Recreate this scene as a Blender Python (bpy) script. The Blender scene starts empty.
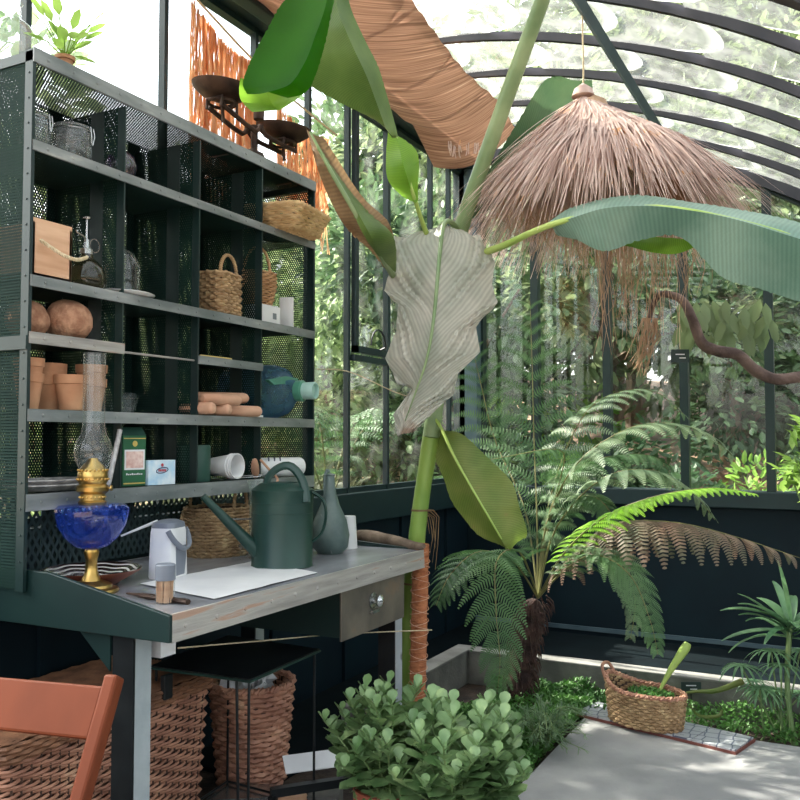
import bpy, math, random
from math import sin, cos, pi, radians, sqrt, atan2, tan
from mathutils import Vector, Matrix, Quaternion, noise as mnoise
random.seed(7)
SC = bpy.context.scene
COL = SC.collection
V = Vector
# ------------------------------------------------------------ camera
CH = 1.35; YAW = radians(27.5); PIT = radians(2.6); FPX = 866.0
cam = bpy.data.cameras.new('camera'); cam.sensor_width = 36; cam.lens = FPX/800*36
cam.clip_start = 0.02; cam.clip_end = 200
camo = bpy.data.objects.new('camera', cam); COL.objects.link(camo)
camo.location = (0, 0, CH); camo.rotation_euler = (pi/2+PIT, 0, YAW-pi/2)
SC.camera = camo
# ------------------------------------------------------------ world, sun, exposure
W = bpy.data.worlds.new('world'); SC.world = W; W.use_nodes = True
wn = W.node_tree; wb = wn.nodes['Background']
sky = wn.nodes.new('ShaderNodeTexSky'); sky.sky_type = 'NISHITA'; sky.sun_disc = False
sky.sun_elevation = radians(48); sky.sun_rotation = radians(-10); sky.air_density = 1.2; sky.dust_density = 4.0
hs = wn.nodes.new('ShaderNodeHueSaturation'); hs.inputs['Saturation'].default_value = 0.35
wn.links.new(sky.outputs[0], hs.inputs['Color']); wn.links.new(hs.outputs[0], wb.inputs[0])
wb.inputs[1].default_value = 0.40
sl = bpy.data.lights.new('sun', 'SUN'); sl.energy = 8.0; sl.angle = radians(0.6); sl.color = (1.0, 0.93, 0.82)
so = bpy.data.objects.new('sun', sl); COL.objects.link(so)
SUN = V((0.06, 0.72, 0.68)).normalized()
so.rotation_euler = SUN.to_track_quat('Z', 'Y').to_euler()
so.location = SUN*30
SC.view_settings.view_transform = 'Standard'; SC.view_settings.look = 'None'
SC.view_settings.exposure = 1.1; SC.view_settings.gamma = 1.0
SC.view_settings.use_curve_mapping = False
SC.cycles.transparent_max_bounces = 20
SC.cycles.max_bounces = 7
SC.cycles.diffuse_bounces = 4
SC.cycles.sample_clamp_indirect = 6
SC.cycles.caustics_reflective = False; SC.cycles.caustics_refractive = False

# ------------------------------------------------------------ photograph geometry helpers
Fv = V((cos(PIT)*cos(YAW), cos(PIT)*sin(YAW), sin(PIT)))
Rv = V((sin(YAW), -cos(YAW), 0))
Uv = V((-sin(PIT)*cos(YAW), -sin(PIT)*sin(YAW), cos(PIT)))
O = V((0, 0, CH))
def ray(px, py): return Fv + Rv*((px-400)/FPX) + Uv*((400-py)/FPX)
def onp(px, py, ax, v):
    d = ray(px, py); return O + d*((v-O[ax])/d[ax])
def aX(px, py, v): return onp(px, py, 0, v)
def aY(px, py, v): return onp(px, py, 1, v)
def aZ(px, py, v): return onp(px, py, 2, v)
def aD(px, py, D): return O + ray(px, py)*D

# ------------------------------------------------------------ materials
def nt(name):
    m = bpy.data.materials.new(name); m.use_nodes = True
    n = m.node_tree.nodes; l = m.node_tree.links
    return m, n, l, n['Principled BSDF'], n['Material Output']
def c4(c): return (c[0], c[1], c[2], 1)
def S(r, g, b):   # 0-255 sRGB to linear
    f = lambda v: ((v/255+0.055)/1.055)**2.4 if v/255 > 0.04045 else v/255/12.92
    return (f(r), f(g), f(b))
def mat(name, c1, c2=None, rough=0.6, metal=0.0, scale=8.0, bump=0.0, bscale=None, stretch=(1,1,1), c3=None, detail=5, spec=0.5, lo=0.35, hi=0.65, coat=0):
    m, n, l, p, o = nt(name)
    p.inputs['Roughness'].default_value = rough; p.inputs['Metallic'].default_value = metal
    p.inputs['Specular IOR Level'].default_value = spec
    p.inputs['Coat Weight'].default_value = coat
    p.inputs['Base Color'].default_value = c4(c1)
    tc = n.new('ShaderNodeTexCoord'); mp = n.new('ShaderNodeMapping'); mp.inputs['Scale'].default_value = stretch
    l.new(tc.outputs['Object'], mp.inputs[0])
    if c2:
        nz = n.new('ShaderNodeTexNoise'); nz.inputs['Scale'].default_value = scale; nz.inputs['Detail'].default_value = detail
        l.new(mp.outputs[0], nz.inputs['Vector'])
        r = n.new('ShaderNodeValToRGB'); r.color_ramp.elements[0].position = lo; r.color_ramp.elements[1].position = hi
        r.color_ramp.elements[0].color = c4(c1); r.color_ramp.elements[1].color = c4(c2)
        if c3:
            e = r.color_ramp.elements.new(hi+0.06); e.color = c4(c3)
        l.new(nz.outputs[0], r.inputs[0]); l.new(r.outputs[0], p.inputs['Base Color'])
    if bump:
        nb = n.new('ShaderNodeTexNoise'); nb.inputs['Scale'].default_value = bscale or scale*3; nb.inputs['Detail'].default_value = 4
        l.new(mp.outputs[0], nb.inputs['Vector'])
        b = n.new('ShaderNodeBump'); b.inputs['Strength'].default_value = bump; b.inputs['Distance'].default_value = 0.01
        l.new(nb.outputs[0], b.inputs['Height']); l.new(b.outputs[0], p.inputs['Normal'])
    return m
def leafmat(name, c1, c2, trans=0.35, rough=0.45, scale=6, tcol=None, uvstripe=0, spec=0.5, c3=None, stretch=(1,1,1), uvn=False):
    m, n, l, p, o = nt(name)
    p.inputs['Roughness'].default_value = rough; p.inputs['Specular IOR Level'].default_value = spec
    tc = n.new('ShaderNodeTexCoord'); nz = n.new('ShaderNodeTexNoise'); nz.inputs['Scale'].default_value = scale; nz.inputs['Detail'].default_value = 4
    mp = n.new('ShaderNodeMapping'); mp.inputs['Scale'].default_value = stretch
    l.new(tc.outputs['UV' if uvn else 'Object'], mp.inputs[0]); l.new(mp.outputs[0], nz.inputs['Vector'])
    r = n.new('ShaderNodeValToRGB'); r.color_ramp.elements[0].position = 0.36; r.color_ramp.elements[1].position = 0.64
    r.color_ramp.elements[0].color = c4(c1); r.color_ramp.elements[1].color = c4(c2)
    if c3: e = r.color_ramp.elements.new(0.7); e.color = c4(c3)
    l.new(nz.outputs[0], r.inputs[0]); col = r.outputs[0]
    if uvstripe:
        w = n.new('ShaderNodeTexWave'); w.inputs['Scale'].default_value = uvstripe; w.bands_direction = 'X'
        w.inputs['Distortion'].default_value = 1.2; w.inputs['Detail'].default_value = 2
        l.new(tc.outputs['UV'], w.inputs['Vector'])
        mx = n.new('ShaderNodeMixRGB'); mx.blend_type = 'MULTIPLY'; mx.inputs[0].default_value = 0.22
        l.new(col, mx.inputs[1]); l.new(w.outputs[0], mx.inputs[2]); col = mx.outputs[0]
    l.new(col, p.inputs['Base Color'])
    t = n.new('ShaderNodeBsdfTranslucent')
    if tcol: t.inputs[0].default_value = c4(tcol)
    else: l.new(col, t.inputs[0])
    ms = n.new('ShaderNodeMixShader'); ms.inputs[0].default_value = trans
    l.new(p.outputs[0], ms.inputs[1]); l.new(t.outputs[0], ms.inputs[2]); l.new(ms.outputs[0], o.inputs[0])
    return m
def glassmat(name, tint=(0.95,0.97,0.96), gloss=0.9, dirt_haze=0.0, dscale=6, dcol=(0.8,0.82,0.78), rough=0.02, ior=1.45, uvedge=False, dlo=0.35, dhi=0.75):
    m, n, l, p, o = nt(name); n.remove(p)
    tr = n.new('ShaderNodeBsdfTransparent'); tr.inputs[0].default_value = c4(tint)
    gl = n.new('ShaderNodeBsdfGlossy'); gl.inputs['Roughness'].default_value = rough; gl.inputs[0].default_value = (gloss,)*3+(1,)
    lw = n.new('ShaderNodeLayerWeight'); lw.inputs[0].default_value = 0.5
    pw = n.new('ShaderNodeMath'); pw.operation = 'POWER'; pw.inputs[1].default_value = 4.0; l.new(lw.outputs['Facing'], pw.inputs[0])
    f0 = ((ior-1)/(ior+1))**2
    fr = n.new('ShaderNodeMath'); fr.operation = 'MULTIPLY_ADD'; fr.inputs[1].default_value = 0.8; fr.inputs[2].default_value = f0; l.new(pw.outputs[0], fr.inputs[0])
    ms = n.new('ShaderNodeMixShader'); l.new(fr.outputs[0], ms.inputs[0]); l.new(tr.outputs[0], ms.inputs[1]); l.new(gl.outputs[0], ms.inputs[2])
    out = ms.outputs[0]
    if dirt_haze:  # diffuse film: dirt on panes, brightness painted into jars, lamp and bottles
        tc = n.new('ShaderNodeTexCoord'); nz = n.new('ShaderNodeTexNoise'); nz.inputs['Scale'].default_value = dscale; nz.inputs['Detail'].default_value = 7
        l.new(tc.outputs['Object'], nz.inputs['Vector'])
        mr = n.new('ShaderNodeMapRange'); mr.inputs['From Min'].default_value = dlo; mr.inputs['From Max'].default_value = dhi
        mr.inputs['To Max'].default_value = dirt_haze; l.new(nz.outputs[0], mr.inputs[0]); fac = mr.outputs[0]
        if uvedge:
            sx = n.new('ShaderNodeSeparateXYZ'); l.new(tc.outputs['UV'], sx.inputs[0])
            e = n.new('ShaderNodeMapRange'); e.inputs['From Min'].default_value = 0.86; e.inputs['From Max'].default_value = 0.92; e.inputs['To Max'].default_value = 0.75
            l.new(sx.outputs[0], e.inputs[0])
            a = n.new('ShaderNodeMath'); a.operation = 'ADD'; a.use_clamp = True; l.new(fac, a.inputs[0]); l.new(e.outputs[0], a.inputs[1]); fac = a.outputs[0]
        d = n.new('ShaderNodeBsdfDiffuse'); d.inputs[0].default_value = c4(dcol)
        t = n.new('ShaderNodeBsdfTranslucent'); t.inputs[0].default_value = c4(dcol)
        md = n.new('ShaderNodeMixShader'); md.inputs[0].default_value = 0.7; l.new(d.outputs[0], md.inputs[1]); l.new(t.outputs[0], md.inputs[2])
        m2 = n.new('ShaderNodeMixShader'); l.new(fac, m2.inputs[0]); l.new(out, m2.inputs[1]); l.new(md.outputs[0], m2.inputs[2]); out = m2.outputs[0]
    l.new(out, o.inputs[0]); return m
def perfmat(name, c1, c2, axes, pitch=0.0105, hole=0.285, diamond=False, rough=0.7):
    m = mat(name, c1, c2, rough, 0.0, 5, spec=0.15)
    n = m.node_tree.nodes; l = m.node_tree.links; p = n['Principled BSDF']; o = n['Material Output']
    tc = n.new('ShaderNodeTexCoord'); sx = n.new('ShaderNodeSeparateXYZ'); l.new(tc.outputs['Object'], sx.inputs[0])
    def M(op, a, b=None, c=None):
        k = n.new('ShaderNodeMath'); k.operation = op
        for i, q in enumerate((a, b, c)):
            if q is None: continue
            if isinstance(q, (int, float)): k.inputs[i].default_value = q
            else: l.new(q, k.inputs[i])
        return k.outputs[0]
    A = sx.outputs[axes[0]]; B = sx.outputs[axes[1]]
    if diamond:
        a = M('DIVIDE', A, pitch*0.62); b = M('DIVIDE', B, pitch)
        s = M('ADD', a, b); d = M('SUBTRACT', a, b)
        fs = M('ABSOLUTE', M('SUBTRACT', M('FRACT', s), 0.5)); fd = M('ABSOLUTE', M('SUBTRACT', M('FRACT', d), 0.5))
        f = M('LESS_THAN', M('MAXIMUM', fs, fd), 0.34)
    else:
        def lat(off):
            u = M('SUBTRACT', M('FRACT', M('ADD', M('DIVIDE', A, pitch), off)), 0.5)
            v = M('MULTIPLY', M('SUBTRACT', M('FRACT', M('ADD', M('DIVIDE', B, pitch*1.732), off)), 0.5), 1.732)
            return M('ADD', M('MULTIPLY', u, u), M('MULTIPLY', v, v))
        f = M('LESS_THAN', M('MINIMUM', lat(0.0), lat(0.5)), hole*hole)
    tr = n.new('ShaderNodeBsdfTransparent'); ms = n.new('ShaderNodeMixShader')
    l.new(f, ms.inputs[0]); l.new(p.outputs[0], ms.inputs[1]); l.new(tr.outputs[0], ms.inputs[2]); l.new(ms.outputs[0], o.inputs[0])
    return m

M = {}
M['green'] = mat('dark_green_paint', S(10,34,34), S(16,42,40), 0.42, 0, 4, 0.05)
M['wallgreen'] = mat('wall_green_paint', S(7,25,34), S(10,32,40), 0.6, 0, 3, 0.05, spec=.25)
M['channel'] = mat('dark_channel', S(5,14,18), S(8,20,24), 0.9, 0, 5, 0.1, spec=.1)
M['framegreen'] = mat('frame_green_paint', S(12,36,40), S(18,44,46), 0.5, 0, 5, 0.05)
M['rail'] = mat('worn_grey_steel', S(104,112,112), S(146,150,150), 0.4, 0.1, 9, 0.12, 40, (0.5,1,2), c3=S(168,170,166))
M['railrust'] = mat('rusty_grey_steel', S(136,132,128), S(172,168,162), 0.45, 0.1, 9, 0.2, 40, (.35,1,4), c3=S(172,142,124), lo=0.3, hi=0.58)
M['worktop'] = mat('bare_grey_metal_top', S(126,128,134), S(166,168,174), 0.26, 0.15, 5, 0.08, 30, (0.5,1,1), c3=S(186,184,182))
M['perf_xz'] = perfmat('perforated_back', S(14,38,36), S(22,46,42), (0,2), hole=.30)
M['perf_yz'] = perfmat('perforated_side', S(18,44,40), S(26,52,46), (1,2), hole=.34)
M['perf_xy'] = perfmat('perforated_shelf', S(18,42,40), S(28,52,48), (0,1), hole=.25)
M['lattice'] = perfmat('diamond_mesh', S(62,80,82), S(78,94,96), (0,2), 0.05, diamond=True)
M['concrete'] = mat('slab_concrete', S(132,132,134), S(170,169,168), 0.7, 0, 2.2, 0.15, 40, c3=S(184,182,180), detail=8)
M['curb'] = mat('curb_concrete', S(88,88,84), S(124,122,116), 0.8, 0, 6, 0.3, 60, detail=8)
M['curbtop'] = mat('curb_top_concrete', S(118,116,112), S(148,146,142), 0.8, 0, 6, 0.2, 60)
M['soil'] = mat('dark_soil', S(38,30,26), S(70,56,46), 0.95, 0, 14, 0.8, 50)
M['litter'] = mat('leaf_litter_ground', S(112,92,70), S(170,140,116), 0.95, 0, 2.5, 0.8, 14, c3=S(96,116,60), detail=9)
M['brass'] = mat('brass', S(176,140,76), S(212,180,112), 0.28, 1.0, 12, 0.05)
M['black'] = mat('black_metal', S(22,26,28), S(36,40,42), 0.4, 0.3, 8)
M['iron'] = mat('brown_iron', S(50,36,30), S(86,64,52), 0.6, 0.5, 14, 0.2, 60)
M['white'] = mat('white_plastic', S(224,224,226), S(236,236,236), 0.35, 0, 5)
M['paper'] = mat('paper', S(214,214,216), S(232,232,232), 0.7, 0, 4)
M['greyplastic'] = mat('grey_plastic', S(112,118,130), S(126,132,142), 0.4, 0, 4)
M['terracotta'] = mat('terracotta', S(184,130,96), S(204,156,120), 0.85, 0, 10, 0.1, 60)
M['coconut'] = mat('coconut_fibre', S(150,104,80), S(192,146,116), 0.9, 0, 34, 0.7, 90)
M['boxwood'] = mat('pine_wood', S(206,158,124), S(226,184,150), 0.6, 0, 5, 0.05, 20, (1,1,7))
M['chairwood'] = mat('chair_wood', S(88,42,24), S(114,58,36), 0.5, 0, 5, 0.03, 20, (1,1,0.2), spec=.12)
M['clay'] = mat('clay_stick', S(190,140,112), S(210,166,138), 0.7, 0, 9, 0.1)
M['wicker'] = mat('brown_wicker', S(154,106,86), S(204,152,124), 0.6, 0, 9, 0.2, 60, c3=S(218,176,142))
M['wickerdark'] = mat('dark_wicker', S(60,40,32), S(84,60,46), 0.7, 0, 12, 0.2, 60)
M['seagrass'] = mat('seagrass_weave', S(144,114,82), S(186,156,116), 0.8, 0, 16, 0.3, 80, c3=S(208,182,140))
M['palebasket'] = mat('pale_splint', S(196,160,112), S(222,190,144), 0.65, 0, 12, 0.1)
M['rope'] = mat('rope', S(206,186,150), S(226,210,178), 0.9, 0, 60, 0.5)
M['coir'] = mat('coir_fibre', S(150,88,56), S(190,122,82), 0.95, 0, 22, 0.9, 60, (1,1,2.5))
M['trunk'] = mat('fern_trunk', S(48,34,32), S(88,64,56), 0.95, 0, 16, 1.0, 40)
M['bark'] = mat('bark', S(96,80,66), S(146,126,108), 0.9, 0, 6, 0.8, 20, (2,2,0.6))
M['vine'] = mat('vine_bark', S(76,60,56), S(118,98,90), 0.9, 0, 12, 0.8, 40)
M['canopymetal'] = mat('rib_dark', S(44,44,50), S(60,58,62), 0.5, 0.2, 6)
M['purlin'] = mat('purlin_blue_grey', S(74,94,104), S(88,108,116), 0.45, 0.2, 6)
M['glasspane'] = glassmat('window_glass', (0.95,0.97,0.96), 0.9, 0.08, 5, (0.75,0.78,0.74), dlo=.45, dhi=.8)
M['roofglass'] = glassmat('dusty_roof_glass', (0.66,0.69,0.66), 0.8, 0.50, 7, (0.62,0.63,0.58), uvedge=True, dlo=0.15, dhi=0.85)
M['clearglass'] = glassmat('clear_glass', (0.90,0.93,0.92), 1.0, 0.10, 20, (0.8,0.82,0.82), ior=1.6, dlo=-.2, dhi=.8)  # pale haze in the colour keeps clear glass visible against dark
M['bottleblue'] = glassmat('blue_plastic', (0.55,0.74,0.92), 0.6, 0.6, 9, (0.22,0.40,0.60), 0.12, 1.4, dlo=0, dhi=.8)  # diffuse blue added to lighten the see-through body
M['lampblue'] = glassmat('blue_lamp_glass', (0.34,0.50,1.0), 1.0, 0.30, 1.2, (0.06,0.16,0.85), 0.03, 1.7, dlo=0.0, dhi=0.8)  # diffuse blue added so the font looks lit before a dark background
M['jarglass'] = glassmat('jar_glass', (0.85,0.88,0.88), 1.0, 0.42, 30, (0.6,0.62,0.64), ior=1.7, dlo=.1, dhi=.8)  # whitish haze in the colour stands in for bright glass rims
M['brownglass'] = glassmat('brown_glass', (0.55,0.52,0.40), 1.0, 0.35, 10, (0.16,0.15,0.09), dlo=0, dhi=.8, rough=0.04, ior=1.7)
M['irid'] = glassmat('purple_glass', (0.45,0.38,0.5), 1.0, 0.3, 14, (0.3,0.25,0.4), rough=0.05, ior=1.9)
M['greenplastic'] = mat('green_plastic', S(70,130,110), S(90,150,126), 0.35)
M['cangreen'] = mat('watering_can_green', S(26,56,50), S(34,66,58), 0.38, 0.1, 6, 0.04)
M['tingreen'] = mat('tin_green', S(36,72,62), S(44,80,70), 0.5)
M['boxgreen'] = mat('box_green', S(30,92,58), S(34,98,62), 0.5)
M['gold'] = mat('gold_print', S(206,180,96), None, 0.4)
M['pink'] = mat('pink_picture', S(216,170,160), S(240,214,204), 0.6, 0, 60)
M['paleblue'] = mat('pale_blue_card', S(176,212,236), S(226,238,246), 0.5, 0, 25)
M['red'] = mat('red_print', S(190,60,70), None, 0.5)
M['navy'] = mat('navy_print', S(40,44,80), None, 0.5)
M['silver'] = mat('silver', S(150,146,146), S(206,202,200), 0.35, 0.15, 40, 0.3, 90)
M['steel'] = mat('steel', S(170,172,172), S(196,198,198), 0.25, 0.9, 10)
M['leather'] = mat('grey_green_leather', S(78,96,94), S(106,122,118), 0.42, 0, 12, 0.2)
M['terradark'] = mat('brown_gourd', S(120,84,58), S(150,108,76), .7)
M['straw'] = leafmat('dried_palm_straw', S(198,170,160), S(226,202,192), 0.25, 0.7, 14, c3=S(214,160,112), spec=0.2)
M['strawdark'] = leafmat('dried_root', S(180,146,116), S(214,184,156), 0.3, 0.8, 14, spec=0.2)
M['raffia'] = leafmat('raffia', S(222,150,100), S(244,206,164), 0.5, 0.8, 8, spec=0.1, stretch=(8,8,1))
M['reed'] = leafmat('reed_screen', S(136,102,84), S(194,152,128), 0.16, 0.75, 1.0, spec=0.2, stretch=(170,1.5,1), c3=S(216,184,160), uvn=True)
M['ban_deep'] = leafmat('banana_leaf_deep', S(22,70,18), S(36,90,26), 0.5, 0.7, 5, spec=.1, tcol=S(90,160,10), uvstripe=30)
M['ban_olive'] = leafmat('banana_leaf_olive', S(92,122,56), S(120,146,74), 0.35, 0.45, 5, uvstripe=30)
M['ban_young'] = leafmat('banana_leaf_young', S(120,172,50), S(150,196,70), 0.5, 0.4, 5, uvstripe=16)
M['ban_grey'] = leafmat('banana_leaf_grey', S(160,166,152), S(206,202,190), 0.15, 0.5, 4, uvstripe=11, c3=S(160,138,120))
M['ban_blue'] = leafmat('banana_leaf_blue', S(104,140,122), S(138,166,148), 0.15, 0.38, 4, uvstripe=26)
M['ban_back'] = leafmat('banana_leaf_back', S(72,106,74), S(100,130,92), 0.3, 0.45, 4, uvstripe=26)
M['ban_low'] = leafmat('banana_leaf_low', S(104,128,52), S(132,142,72), 0.3, 0.5, 6, uvstripe=18, c3=S(150,130,80))
M['ban_brown'] = leafmat('banana_leaf_withered', S(134,104,72), S(166,136,100), 0.3, 0.7, 8, uvstripe=14)
M['stem'] = mat('banana_stem', S(110,146,62), S(146,172,82), 0.4, 0, 5, 0.06, 30, (2,2,0.4), c3=S(160,160,92))
M['stemdull'] = mat('banana_petiole', S(112,138,92), S(150,168,122), 0.4, 0, 5, 0.05, 30)
M['youngpet'] = mat('petiole_light', S(150,180,80), S(180,200,110), 0.4, 0, 5)
M['fern1'] = leafmat('fern_green', S(64,100,60), S(96,130,82), 0.3, 0.55, 3)
M['fern2'] = leafmat('fern_pale', S(90,116,84), S(126,146,110), 0.3, 0.55, 3)
M['fern3'] = leafmat('fern_bright', S(120,176,50), S(160,208,80), 0.4, 0.5, 3)
M['fern4'] = leafmat('fern_brown', S(96,96,76), S(140,112,96), 0.3, 0.6, 5)
M['rachis'] = mat('fern_rachis', S(96,92,56), S(120,120,70), 0.6)
M['succ'] = leafmat('succulent_leaf', S(92,126,76), S(142,170,116), 0.15, 0.42, 12, c3=S(172,196,134))
M['succstem'] = mat('succulent_stem', S(98,124,78), S(120,140,88), 0.6)
M['cover'] = leafmat('ground_cover_leaf', S(58,104,46), S(94,142,66), 0.3, 0.5, 5)
M['spiky'] = leafmat('needle_leaf', S(88,118,84), S(128,152,112), 0.2, 0.5, 6)
M['drac'] = leafmat('strap_leaf', S(72,112,78), S(112,148,104), 0.25, 0.4, 5)
M['treeA'] = leafmat('tree_leaf_mid', S(104,124,84), S(150,164,120), 0.45, 0.5, 0.8)
M['treeB'] = leafmat('tree_leaf_dark', S(62,92,62), S(104,130,88), 0.35, 0.5, 0.8)
M['treeC'] = leafmat('tree_leaf_bright', S(124,164,70), S(176,204,112), 0.5, 0.5, 0.8)
M['treeD'] = leafmat('tree_leaf_rust', S(150,110,84), S(178,146,116), 0.4, 0.6, 1.2)
M['treeL'] = leafmat('tree_leaf_pale', S(128,156,104), S(182,200,150), 0.55, 0.5, 0.8)
M['treeM'] = leafmat('shrub_leaf_dull', S(104,112,84), S(146,144,112), 0.4, 0.5, 0.8)
M['tile'] = None
def tilemat():
    m, n, l, p, o = nt('patterned_tile'); p.inputs['Roughness'].default_value = 0.35
    tc = n.new('ShaderNodeTexCoord'); mp = n.new('ShaderNodeMapping'); mp.inputs['Scale'].default_value = (10,10,10)
    l.new(tc.outputs['Object'], mp.inputs[0])
    v = n.new('ShaderNodeTexVoronoi'); v.feature = 'DISTANCE_TO_EDGE'; v.inputs['Scale'].default_value = 1.6; v.inputs['Randomness'].default_value = 0.35
    l.new(mp.outputs[0], v.inputs['Vector'])
    r = n.new('ShaderNodeValToRGB'); r.color_ramp.interpolation = 'CONSTANT'
    r.color_ramp.elements[0].color = c4(S(96,104,122)); r.color_ramp.elements[1].position = 0.05; r.color_ramp.elements[1].color = c4(S(186,188,192))
    e = r.color_ramp.elements.new(0.42); e.color = c4(S(120,126,140))
    l.new(v.outputs[0], r.inputs[0]); l.new(r.outputs[0], p.inputs['Base Color']); return m
M['tile'] = tilemat()
def platemat():
    m, n, l, p, o = nt('painted_plate'); p.inputs['Roughness'].default_value = 0.25
    tc = n.new('ShaderNodeTexCoord'); sx = n.new('ShaderNodeSeparateXYZ'); l.new(tc.outputs['Object'], sx.inputs[0])
    ln = n.new('ShaderNodeVectorMath'); ln.operation = 'LENGTH'; l.new(tc.outputs['Object'], ln.inputs[0])
    at = n.new('ShaderNodeMath'); at.operation = 'ARCTAN2'; l.new(sx.outputs[1], at.inputs[0]); l.new(sx.outputs[0], at.inputs[1])
    a = n.new('ShaderNodeMath'); a.operation = 'MULTIPLY'; a.inputs[1].default_value = 8; l.new(at.outputs[0], a.inputs[0])
    s = n.new('ShaderNodeMath'); s.operation = 'SINE'; l.new(a.outputs[0], s.inputs[0])
    b = n.new('ShaderNodeMath'); b.operation = 'MULTIPLY_ADD'; b.inputs[1].default_value = 320.0; l.new(ln.outputs['Value'], b.inputs[0]); l.new(s.outputs[0], b.inputs[2])
    c = n.new('ShaderNodeMath'); c.operation = 'SINE'; l.new(b.outputs[0], c.inputs[0])
    r = n.new('ShaderNodeValToRGB'); r.color_ramp.interpolation = 'CONSTANT'; r.color_ramp.elements[0].color = c4(S(50,34,34))
    r.color_ramp.elements[1].position = 0.45; r.color_ramp.elements[1].color = c4(S(226,220,212))
    l.new(c.outputs[0], r.inputs[0]); l.new(r.outputs[0], p.inputs['Base Color']); return m
M['plate'] = platemat()

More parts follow.
